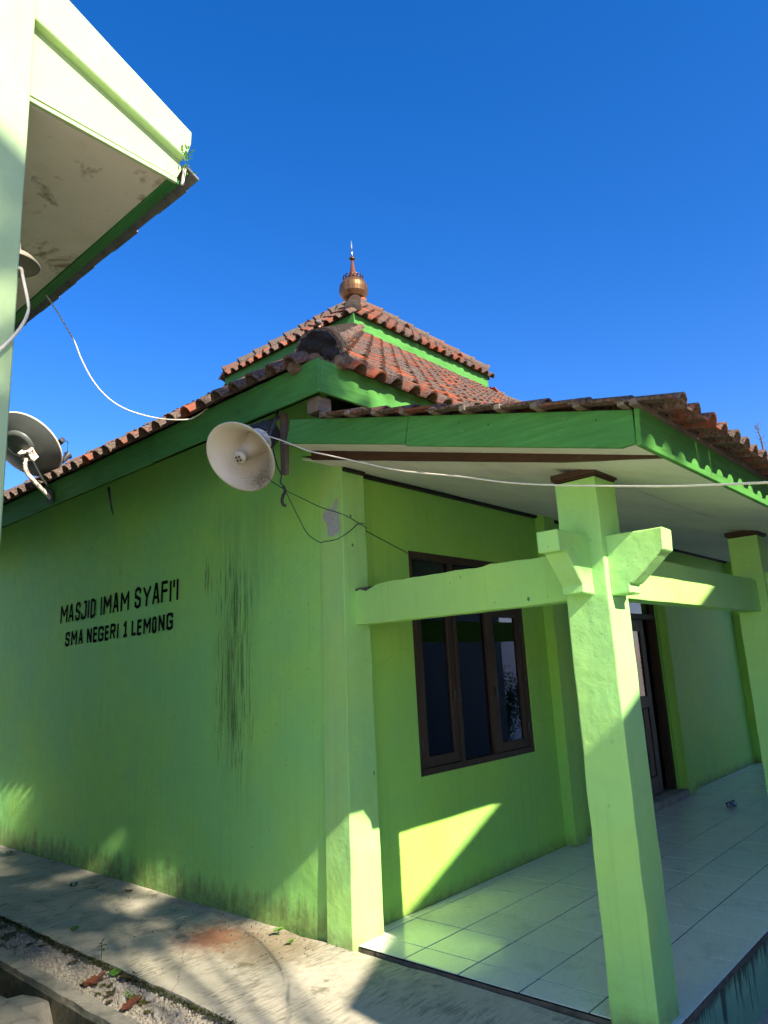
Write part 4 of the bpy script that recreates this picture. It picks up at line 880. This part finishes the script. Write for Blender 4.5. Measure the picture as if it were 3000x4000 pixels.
for a, c, w, h in ((-.05, .02, .012, .09), (.05, .02, .012, .09), (0, .045, .11, .012), (0, -.03, .11, .012)):
    M4 = Matrix.Translation(mnt) @ DM.to_3x3().to_4x4() @ Matrix.Translation((a, c, .02)); b.add([M4 @ Vector(p) for p in ((-w / 2, -h / 2, -.05), (w / 2, -h / 2, -.05), (w / 2, h / 2, -.05), (-w / 2, h / 2, -.05), (-w / 2, -h / 2, .04), (w / 2, -h / 2, .04), (w / 2, h / 2, .04), (-w / 2, h / 2, .04))], [(0, 3, 2, 1), (4, 5, 6, 7), (0, 1, 5, 4), (1, 2, 6, 5), (2, 3, 7, 6), (3, 0, 4, 7)])
b.obj('mount_clamp', M_rust, dish)
for a, c in ((-.06, .05), (.06, .05), (-.06, -.04), (.06, -.04)):
    p = Matrix.Translation(mnt) @ DM.to_3x3().to_4x4() @ Vector((a, c, -.03)); q = Matrix.Translation(mnt) @ DM.to_3x3().to_4x4() @ Vector((a, c, .05)); MB().tube([p, q], .011, 7).obj('mount_bolt', M_rust, dish)
MB().tube([(-1.14, 3.245, 3.83), (-1.143, 3.245, 3.78), (-1.135, 3.255, 3.735), (-1.105, 3.262, 3.685), (-1.055, 3.270, 3.640), (-.99, 3.285, 3.592), (-.915, 3.31, 3.545), (-.85, 3.335, 3.505)], .021, 10).obj('mast', M_rust, dish, smooth=True)
MB().tube([(-1.09, 3.20, 3.80), (-.98, 3.24, 3.66), (-.90, 3.28, 3.60)], .009, 6).obj('strut', M_steel, dish)
MB().prism([(-.827, 3.30, 3.46), (-.827, 3.40, 3.47), (-.827, 3.44, 3.64), (-.827, 3.32, 3.58)], (-.03, 0, 0)).obj('wall_plate', M_steel, dish, bevel=.004)
lp = DM @ Vector((0.0, -.36, .33)); MB().tube([DM @ Vector((0, -.36, -.02)), DM @ Vector((0, -.38, .16)), lp], .012, 7).obj('feed_arm', M_steel, dish)
MB().lathe([(0, -.06), (.028, -.06), (.03, .03), (.045, .06), (.0, .06)], Matrix.Translation(lp) @ DM.to_3x3().to_4x4(), 14).obj('feed_horn', M_drv, dish)
e1 = C_ = Vector((-.776, 3.336, 4.103)); MB().lathe([(0, -.04), (.026, -.04), (.030, .03), (.0, .035)], Matrix.Translation(e1) @ Euler((1.2, .3, 0)).to_matrix().to_4x4(), 12).obj('feed_housing', M_drv, dish)
MB().tube([e1 + Vector((.02, 0, .02)), e1 + Vector((.06, -.02, .0)), e1 + Vector((.06, -.02, -.10)), e1 + Vector((.0, .02, -.26))], .005, 6).obj('feed_cable', M_wblk, dish)

# ================================================================== CABLES
def smooth_path(pts, n=5):
    P = [Vector(p) for p in pts]; out = []
    for i in range(len(P) - 1):
        p0, p1, p2, p3 = P[max(0, i - 1)], P[i], P[i + 1], P[min(len(P) - 1, i + 2)]
        for k in range(n):
            t = k / n; out.append(.5 * ((2 * p1) + (p2 - p0) * t + (2 * p0 - 5 * p1 + 4 * p2 - p3) * t * t + (3 * p1 - p0 - 3 * p2 + p3) * t ** 3))
    return out + [P[-1]]
def cable(name, pts, r, mat, label, cat='cable', group=None): return tag(MB().tube(smooth_path(pts), r, 8).obj(name, mat, smooth=True), label, cat, group)
cable('cable', [[-1.82, 1.36, 4.53], [-1.75, 1.355, 4.443], [-1.7, 1.345, 4.37], [-1.598, 1.313, 4.189], [-1.54, 1.312, 4.065], [-1.456, 1.291, 3.91], [-1.356, 1.243, 3.781], [-1.238, 1.162, 3.69], [-1.075, 1.023, 3.625], [-.925, .885, 3.70 - .09], [-.86, .831, 3.64], [-.80, .78, 3.70]], .0055, M_white, 'white cable sagging from pale building eave to tiled roof edge')
cable('cable', [[-.80, .06, 3.33], [-.90, .0, 3.27], [-0.967, -0.03, 3.248], [-0.94, -0.156, 3.192], [-0.915, -0.279, 3.129], [-0.887, -0.419, 3.051], [-0.86, -0.591, 2.981], [-0.83, -0.829, 2.886], [-0.808, -1.089, 2.783], [-0.803, -1.497, 2.658], [-0.821, -1.781, 2.562], [-0.864, -2.069, 2.48], [-0.948, -2.39, 2.394], [-1.053, -2.652, 2.321], [-1.176, -2.87, 2.262], [-1.295, -3.028, 2.215], [-1.459, -3.197, 2.161], [-1.60, -3.55, 2.15], [-.6, -4.6, 2.4], [1.5, -6.45, 3.2]], .0042, M_white, 'white cable running from loudspeaker past the front of the porch column')
cable('wire', [[-.85, .0, 3.0], [-.936, -.111, 2.922], [-.792, -.081, 2.886], [-.603, -.095, 2.832], [-.455, -.076, 2.811], [-.264, -.1, 2.779], [-.103, -.087, 2.74], [.021, -.043, 2.728], [.06, .02, 2.735], [.156, .083, 2.739], [.369, .083, 2.681], [.604, .083, 2.617], [.66, .11, 2.60]], .0032, M_wgrn, 'thin green wire running straight from loudspeaker to window top', 'wire')
cable('wire', [[-.851, -.154, 2.856], [-.778, -.109, 2.82], [-.674, -.077, 2.715], [-.569, -.048, 2.618], [-.457, -.044, 2.574], [-.4, -.03, 2.586], [-.286, -.04, 2.613], [-.183, -.06, 2.674], [-.101, -.07, 2.735], [-.013, -.055, 2.754]], .0032, M_wgrn, 'thin green wire drooping in a loop below the straight one', 'wire')
cable('wire', [[-.80, .02, 3.30], [-.885, -.08, 3.211], [-.882, -.084, 3.135], [-.864, -.096, 3.034], [-.848, -.118, 2.969], [-.857, -.117, 2.918], [-.852, -.138, 2.89], [-.851, -.154, 2.856]], .0045, M_wblk, 'black lead hanging from back of loudspeaker driver', 'wire')
cable('taped_joint', [[-.875, -.166, 2.88], [-.863, -.168, 2.845], [-.868, -.155, 2.822], [-.868, -.143, 2.788], [-.86, -.144, 2.762], [-.846, -.157, 2.756]], .010, M_wblk, 'black taped wire joint dangling beside the loudspeaker', 'wire joint')
cable('hose', [[-2.67, -.20, 3.64], [-2.645, -.36, 3.60], [-2.643, -.45, 3.56], [-2.635, -.45, 3.532], [-2.622, -.45, 3.481], [-2.603, -.45, 3.405], [-2.601, -.45, 3.361], [-2.616, -.45, 3.304], [-2.646, -.45, 3.239], [-2.679, -.45, 3.184], [-2.708, -.45, 3.143], [-2.75, -.45, 3.084], [-2.9, -.45, 2.9], [-3.0, -.44, 2.4]], .0072, M_white, 'thick white conduit curling round corner of pale building', 'conduit')

# ================================================================== DOVE on the hip
def ray_at(px, py, d): return CP + (c_r * ((px - 1500) / 2805.4) + -c_u * ((py - 2000) / 2805.4) + -c_b) * d
bp = A + t_ * .62 + up_ * .190 - sx_ * .035
dv = empty('bird', tuple(bp), 'small grey brown bird perched on the mosque roof hip', 'bird')
BS = .46
fwd = Vector((.80, .45, 0)).normalized(); sid = Vector((fwd.y, -fwd.x, 0)); upz = Vector((0, 0, 1))
V = []; F = []; nr = 12
sec = [(-.155, .012, .006, .02), (-.11, .022, .010, .028), (-.065, .040, .036, .045), (-.02, .050, .052, .062), (.03, .050, .055, .082), (.065, .040, .045, .102), (.085, .028, .030, .125), (.098, .024, .026, .148), (.112, .022, .023, .160), (.128, .012, .013, .163), (.135, .003, .003, .162)]
for l, w, h, z in sec:
    for k in range(nr): a = 2 * math.pi * k / nr; V.append(bp + (fwd * l + sid * w * math.cos(a) + upz * (z + h * math.sin(a))) * BS)
for i in range(len(sec) - 1):
    for k in range(nr): F.append((i * nr + k, i * nr + (k + 1) % nr, (i + 1) * nr + (k + 1) % nr, (i + 1) * nr + k))
MB().add(V, F).obj('body', M_feather, dv, smooth=True)
LB = lambda f_, s_, u_: bp + (fwd * f_ + sid * s_ + upz * u_) * BS
MB().add([LB(.132, .005, .166), LB(.132, -.005, .166), LB(.132, 0, .157), LB(.152, 0, .156)], [(0, 1, 3), (1, 2, 3), (2, 0, 3), (0, 2, 1)]).obj('beak', M_drv, dv)
for s in (-1, 1): MB().tube([LB(.02, s * .018, .035), LB(.02, s * .02, 0)], .002, 5).obj('leg', M_copr, dv)
for s in (-1, 1):
    Vw = [LB(.045, s * .050, .085), LB(.02, s * .056, .06), LB(-.04, s * .05, .042), LB(-.12, s * .022, .03), LB(-.03, s * .046, .078), LB(.01, s * .057, .078)]
    MB().add(Vw, [(0, 1, 5), (1, 2, 4, 5), (2, 3, 4), (5, 4, 0)]).obj('wing', M_feather, dv)

# ================================================================== SMALL THINGS ON THE GROUND
rg = random.Random(31)
ICO = bmesh.new(); bmesh.ops.create_icosphere(ICO, subdivisions=1, radius=1.0); IV = [v.co.copy() for v in ICO.verts]; IF = [tuple(v.index for v in f.verts) for f in ICO.faces]; ICO.free()
def stone(mb, c, r, rr):
    q = Euler((rr.uniform(0, 6), rr.uniform(0, 6), rr.uniform(0, 6))).to_matrix(); s = Vector((r * rr.uniform(.8, 1.5), r * rr.uniform(.7, 1.2), r * rr.uniform(.45, .8)))
    mb.add([Vector(c) + q @ Vector((v.x * s.x * rr.uniform(.75, 1.2), v.y * s.y * rr.uniform(.75, 1.2), v.z * s.z)) for v in IV], IF, rr.uniform(.01, .99))
b = MB()
for k in range(5200):
    y = rg.uniform(-.3, 4.2); x = rg.uniform(-1.545, -1.295); r = rg.choice((.004, .005, .005, .006, .008, .010, .013)) * rg.uniform(.7, 1.3); stone(b, (x, y, -.057 + .015 * mnoise.noise((x * 2.3, y * 2.3, .5))), r, rg)
tag(b.obj('gravel', M_stone, recalc=False), 'loose pale gravel between path and drain kerb', 'gravel', kind='stuff')
b = MB()
for k in range(150):
    y = rg.uniform(-.4, 3.0); x = rg.uniform(-1.2, -.27); 
    if rg.random() < .55: y = rg.gauss(.6, .35); x = rg.gauss(-.45, .14)
    stone(b, (min(-.27, x), max(y, -.3), -.010 if y > .02 else -.026), rg.uniform(.0022, .0055), rg)
tag(b.obj('grit', M_mort, recalc=False), 'scattered grit and crumbs on the concrete path', 'grit', kind='stuff')
for k, (x, y, r) in enumerate(((-1.40, .78, .030), (-1.47, .62, .026), (-1.36, .50, .034), (-1.44, .30, .030), (-1.33, 1.02, .024), (-1.50, 1.30, .018), (-1.40, 1.55, .022), (-1.36, .18, .034))):
    b = MB(); stone(b, (x, y, -.045), r, rg)
    names = ('pale stone below the red brown curled leaf', 'pale stone beside the drain kerb near the orange leaf', 'largest pale stone against the path edge', 'chalky stone between gravel and kerb near the frame bottom', 'pale stone under the seedling by the path edge', 'flat pale stone close to the kerb', 'pale stone in the shaded gravel', 'pale stone at the lowest edge of the gravel strip')
    tag(b.obj('stone', M_stone, recalc=True), names[k], 'stone', 'pale stones in the gravel strip')
def curled(name, c, L, w, mat, ang, curl, label, group=None, seed=0, cat='leaf'):
    b = MB(); V = []; F = []; n, m = 14, 6; rr = random.Random(seed); ca, sa = math.cos(ang), math.sin(ang)
    for i in range(n + 1):
        u = i / n; ww = w * (math.sin(math.pi * min(1, u * .92 + .06)) ** .7) * (1 + .15 * mnoise.noise((i * .8, seed, 0)))
        for j in range(m + 1):
            v = j / m - .5; lx = (u - .5) * L; ly = v * ww; ly *= 1 + .16 * mnoise.noise((u * 7, seed * 1.7, 1 if v > 0 else 5)); lz = curl * abs(v * 2) ** 1.3 * w * (.6 + .8 * mnoise.noise((u * 2.5, seed, 3 if v > 0 else 8))) + .3 * curl * w * math.sin(u * 4 + seed) + .014 * mnoise.noise((i * .9, j * 1.3, seed)); V.append((c[0] + lx * ca - ly * sa, c[1] + lx * sa + ly * ca, c[2] + lz + .006))
    for i in range(n):
        for j in range(m): F.append((i * (m + 1) + j, i * (m + 1) + j + 1, (i + 1) * (m + 1) + j + 1, (i + 1) * (m + 1) + j))
    return tag(b.add(V, F).obj(name, mat, recalc=False, smooth=True), label, cat, group)
curled('dry_leaf', (-1.445, .985, -.035), .155, .085, M_dry, 1.0 + math.pi / 2 + .8, .42, 'red brown curled dry leaf on gravel beside the seedling', seed=2)
curled('dry_leaf', (-1.475, .495, -.035), .15, .07, M_dry, .35, .25, 'orange brown dry leaf on the sunlit gravel', seed=5)
curled('dry_leaf', (-.393, 2.497, -.008), .10, .03, M_dry, 1.7, .35, 'narrow dark dry leaf lying on path near the wall', seed=8)
curled('fallen_leaf', (-1.31, .99, -.03), .10, .07, M_weed, .9, .1, 'fresh green leaf fallen on the mossy path edge', seed=12)
curled('fallen_leaf', (-1.30, .86, -.03), .11, .08, M_litt, 2.2, .15, 'dull olive leaf beside the green one at path edge', seed=13)
curled('fallen_leaf', (-1.42, .56, -.04), .12, .07, M_litt, 1.4, .12, 'yellowing leaf above the orange brown dry leaf', seed=14)
curled('fallen_leaf', (-1.34, 2.62, -.045), .15, .06, M_litt, .6, .1, 'long yellow leaf on gravel at the left edge of view', seed=15)
curled('fallen_leaf', (-1.40, 2.35, -.045), .14, .08, M_litt, .3, .1, 'mossy round leaf on gravel at the left edge of view', seed=16)
curled('fallen_leaf', (-1.11, 1.95, -.004), .07, .055, M_weed, .8, .05, 'single light green leaf lying on the shaded path', seed=17)
spots = [(rg.uniform(-1.53, -1.31), rg.uniform(0, 2.4)) for _ in range(22)]
for k, (x, y) in enumerate(spots): curled('fallen_leaf', (x, y, -.050), rg.uniform(.04, .075), rg.uniform(.02, .035), M_litt, rg.uniform(0, 6), .12, 'small dark fallen leaf scattered in the gravel strip', 'small leaves in the gravel', 40 + k)
curled('paper_scrap', (-.355, 5.05, -.004), .12, .07, M_white, 1.9, .25, 'white paper scrap at foot of side wall', seed=70, cat='paper')
tag(MB().lathe([(.0, 0), (.030, .0), (.034, .004), (.036, .016), (.030, .018), (.028, .006), (0, .005)], Matrix.Translation((-.575, 3.113, -.006)), 18).obj('plastic_lid', M_plastic, smooth=True), 'flat clear plastic lid lying on the shaded path', 'cup')  # a flat clear plastic lid, modelled as a shallow rimmed disc
cupm = Matrix.Translation((5.15, -.66, .036)) @ Euler((0, R(84), R(-35))).to_matrix().to_4x4()
cup = empty('plastic_cup', (5.15, -.66, 0), 'crumpled clear plastic drinking cup lying on the porch tiles', 'cup')
MB().lathe([(.0, -.05), (.026, -.05), (.030, -.02), (.033, .02), (.036, .05), (.038, .052), (.035, .05), (.031, .02), (.027, -.045), (0, -.047)], cupm, 18).obj('cup_wall', M_plastic, cup, smooth=True)
MB().lathe([(.0315, -.012), (.0335, .022)], cupm, 18).obj('blue_print', simple('blue_print', (.10, .16, .45), .5), cup, smooth=True)
# moss and grass along the joint
b = MB()
for k in range(2600):
    y = rg.uniform(-.2, 4.2); x = -1.288 + rg.gauss(0, .011) + .016 * mnoise.noise((-1.28 * 2, y * 7, 3)); z = -.030 + rg.uniform(-.012, .008); h = rg.uniform(.004, .014); a = rg.uniform(0, 6.28); p = Vector((x, y, z)); d = Vector((math.cos(a), math.sin(a), 0)) * h * .8
    b.add([p - d, p + d, p + d * .5 + Vector((rg.uniform(-.006, .006), rg.uniform(-.006, .006), h))], [(0, 1, 2)], rg.uniform(.01, .99))
tag(b.obj('moss', M_moss, recalc=False), 'dark moss filling the joint along the path edge', 'moss', kind='stuff')
def seedling(name, base, h, nl, L, w, label, mat=M_weed, seed=0, lean_=(0, 0)):
    rr = random.Random(seed); base = Vector(base); top = base + Vector((lean_[0], lean_[1], h)); e = empty(name, tuple(base), label, 'plant')
    MB().tube([base - Vector((0, 0, .01)), base * .5 + top * .5 + Vector((.004, .003, 0)), top], [.0022, .0018, .0012], 5).obj('stem', mat, e)
    for k in range(nl):
        a = k * 2.4 + rr.uniform(-.3, .3); f = .55 + .45 * k / nl; p = base.lerp(top, f); mb = MB(); leaf_poly(mb, p, (math.cos(a), math.sin(a), rr.uniform(-.1, .5)), (0, 0, 1), L * rr.uniform(.7, 1.1), w, rr.uniform(.01, .99)); mb.obj('leaf', mat, e, recalc=False)
    return e
M_seed = leaf_mat('seedling_leaf', (.035, .09, .02), (.06, .13, .03))
seedling('seedling', (-1.288, 1.215, -.03), .125, 9, .042, .016, 'slender dark green seedling sprouting from the path joint', M_seed, 3, (.012, .02))
seedling('weed', (-.363, .585, -.012), .045, 6, .050, .036, 'leafy green weed growing near wall foot, larger of the two', M_weed, 5)
seedling('weed', (-.43, .375, -.012), .030, 6, .034, .024, 'small bright green weed nearer the pilaster foot', M_weed, 6)
seedling('weed', (-1.43, .62, -.05), .035, 7, .034, .012, 'tuft of green weed between the two dry leaves', M_weed, 9)
b = MB()
for k in range(900):
    y = rg.gauss(.45, .22); x = rg.gauss(-.44, .11)
    if x > -.27 or y < .04: continue
    a = rg.uniform(0, 6.28); p = Vector((x, y, -.011 + rg.uniform(0, .004))); L = rg.uniform(.008, .03); d = Vector((math.cos(a), math.sin(a), rg.uniform(-.05, .25))) * L; s = Vector((-math.sin(a), math.cos(a), 0)) * .0007
    b.add([p - s, p + s, p + d], [(0, 1, 2)], rg.uniform(.01, .99))
tag(b.obj('dry_grass', leaf_mat('straw', (.20, .13, .06), (.30, .20, .09), .1), recalc=False), 'dry straw and rootlets on the soil by the corner', 'dry grass', kind='stuff')

# ================================================================== BEYOND THE FRAME: what shades and is mirrored
opp = empty('opposite_house', (4, -9, 0), 'plain gabled house across the yard that shades the porch', 'house')
gx, gy, gz = -1.81, -6.50, 4.41
P = [(gx, -.8), (gx, gz), (4.0, gz + (4.0 - gx) * .43), (12.2, gz + (4.0 - gx) * .43 - .6), (12.2, -.8)]
MB().prism([(x, gy, z) for x, z in P], (0, -4.5, 0)).obj('house_wall', M_opp, opp)
def tree(name, base, h, crown_c, rad, nleaf, lsize, label, seed, mat=M_leaf, gaps=None):
    rr = random.Random(seed); base = Vector(base); cc = Vector(crown_c); e = empty(name, tuple(base), label, 'tree')
    tb = MB(); tp = base.lerp(cc, .72); tb.tube([base, base.lerp(tp, .35) + Vector((.12, -.08, 0)), base.lerp(tp, .7) + Vector((-.06, .1, 0)), tp], [.17, .13, .09, .05] if gaps else [.20, .16, .12, .08], 9); limbs = []
    for k in range(12):
        a = k * 2.4; q = cc + Vector((rad[0] * .75 * math.cos(a), rad[1] * .75 * math.sin(a), rad[2] * rr.uniform(-.5, .7))); st = base.lerp(tp, rr.uniform(.6, 1)); tb.tube([st, st.lerp(q, .5) + Vector((0, 0, .2)), q], [.03, .018, .008], 6); limbs.append(q)
    tb.obj('trunk', M_bark, e)
    cb = MB(); clumps = [cc + Vector((rad[0] * rr.gauss(0, .45), rad[1] * rr.gauss(0, .45), rad[2] * rr.gauss(0, .45))) for _ in range(34)]
    for k in range(nleaf):
        c = rr.choice(clumps); p = c + Vector((rr.gauss(0, .26), rr.gauss(0, .26), rr.gauss(0, .2)))
        if gaps:
            p = Vector((cc.x + rr.gauss(0, .24), cc.y + rad[1] * rr.uniform(-1, 1), cc.z + rr.gauss(0, .22))); v_ = p.y + p.z / .74
            if any(abs(v_ - g_) < w_ for g_, w_ in gaps): continue
        leaf_poly(cb, p, (rr.uniform(-1, 1), rr.uniform(-1, 1), rr.uniform(-.8, .4)), (rr.uniform(-.3, .3), rr.uniform(-.3, .3), 1), lsize * rr.uniform(.7, 1.3), lsize * .5, rr.uniform(.01, .99))
    cb.obj('crown', mat, e, recalc=False); return e
tree('shade_tree', (-5.2, -13.4, -.14), 7, (-2.55, -11.30, 10.76), (.5, 2.05, .45), 2200, .17, 'leafy tree behind the viewer shading the foot of the side wall', 4, gaps=[(3.58, .27), (2.38, .40), (.88, .22)])
tree('shade_tree', (-6.6, -18.5, -.14), 7, (-4.75, -17.0, 14.6), (1.0, 1.6, .9), 620, .30, 'sparse tree behind the viewer dappling the path and drain', 14)
# palm whose fronds shade the pale gable
pe = empty('palm_tree', (-6.2, -14.5, -.14), 'tall palm behind the viewer shading the pale gable', 'tree')
ptop = Vector((-5.1, -13.6, 12.9)); MB().tube([(-6.2, -14.5, -.14), (-6.0, -14.4, 5), (-5.4, -13.9, 10), tuple(ptop)], [.22, .17, .14, .12], 10).obj('trunk', M_bark, pe)
rp = random.Random(8)
for k in range(13):
    a = 2 * math.pi * k / 13 + rp.uniform(-.2, .2); el = rp.uniform(.0, .9); d0 = Vector((math.cos(a), math.sin(a), 0)); L = rp.uniform(2.2, 2.9); pts = [ptop + d0 * (L * u) + Vector((0, 0, el * L * u - 1.1 * L * u * u * .8)) for u in [i / 10 for i in range(11)]]
    fb_ = MB().tube(pts, [.025 - .0018 * i for i in range(11)], 5); sd = d0.cross(Vector((0, 0, 1)))
    for i in range(60):
        u = .12 + .86 * i / 60; j = min(9, int(u * 10)); p = pts[j].lerp(pts[j + 1], u * 10 - j); dd = (pts[j + 1] - pts[j]).normalized(); LL = .75 * math.sin(math.pi * min(1, u * .8 + .18)) 
        for s in (-1, 1): leaf_poly(fb_, p, sd * s + dd * .55 + Vector((0, 0, -.45)), (0, 0, 1), LL, .045, rp.uniform(.01, .99))
    fb_.obj('frond', M_palm, pe, recalc=False)
# pale wall and shrub that the window mirrors
MBp = MB().box(12.4, 24, -9.3, -9.0, -.8, 3.0); pw = MBp.obj('garden_wall', M_pale); tag(pw, 'pale bluish boundary wall across the yard', 'wall')
def shrub(name, c, r, n, label, seed, ls=.11):
    rr = random.Random(seed); c = Vector(c); e = empty(name, tuple(c), label, 'shrub'); st = MB(); cb = MB()
    for k in range(14):
        a = rr.uniform(0, 6.28); q = c + Vector((math.cos(a) * r[0] * rr.random(), math.sin(a) * r[1] * rr.random(), r[2] * rr.uniform(.7, 1.5))); st.tube([c, c.lerp(q, .5) + Vector((0, 0, .1)), q], [.015, .01, .004], 5)
        for m_ in range(n // 14):
            u = rr.random() ** .6; p = c.lerp(q, u) + Vector((rr.gauss(0, .10), rr.gauss(0, .10), rr.gauss(0, .10))); leaf_poly(cb, p, (rr.uniform(-1, 1), rr.uniform(-1, 1), rr.uniform(-.3, .8)), (0, 0, 1), ls * rr.uniform(.7, 1.3), ls * .5, rr.uniform(.01, .99))
    st.obj('stems', M_bark, e); cb.obj('foliage', M_leaf, e, recalc=False)
shrub('shrub', (13.6, -7.6, -.7), (.9, .6, 2.0), 900, 'leafy shrub standing before the pale boundary wall', 3)
shrub('shrub', (12.9, -7.2, -.7), (1.0, .6, 1.3), 900, 'low shrub beside the opposite house', 5)
shrub('shrub', (14.8, -7.4, -.7), (1.0, .6, 1.4), 800, 'low shrub at far end of the boundary wall', 6)
# the tree whose bare tip shows over the porch roof
bt = empty('bare_tree', (15.8, .6, -.14), 'slender bare twig tip showing above the porch roof', 'tree')
tb = MB(); tw = [Vector(p) for p in ([15.9, .55, -.14], [15.75, .7, 3.5], [15.62, .70, 5.6], [15.538, .712, 6.657], [15.469, .701, 6.922], [15.393, .723, 7.114], [15.315, .764, 7.256])]
tb.tube(tw, [.14, .09, .05, .020, .016, .011, .006], 6)
rk = random.Random(17)
for k in range(22):
    j = 3 + k % 3; p = tw[j].lerp(tw[j + 1], rk.random()); a = rk.uniform(0, 6.28); d = c_r * rk.uniform(-1, 1) + c_u * rk.uniform(-.2, .8); tb.tube([p, p + d * rk.uniform(.04, .12), p + d * rk.uniform(.14, .22) + Vector((0, 0, .03))], [.007, .005, .003], 4)
for k in range(3):
    s = tw[3] + Vector((0, 0, -.25)); tb.tube([s, s + c_r * (.2 + .15 * k) + Vector((0, 0, .2)), s + c_r * (.35 + .25 * k) + Vector((0, 0, .28 + .05 * k))], [.015, .01, .004], 5)
tb.obj('trunk', M_bark, bt)

tag(MB().prism([(-.70, 2.46, 3.46), (-.70, 2.50, 3.46), (-.70, 2.455, 3.34), (-.70, 2.42, 3.24), (-.70, 2.375, 3.17), (-.70, 2.40, 3.25), (-.70, 2.43, 3.34)], (.004, 0, 0)).obj('torn_strip', M_wblk), 'dark torn strip dangling below the eave board above lettering', 'torn strip')
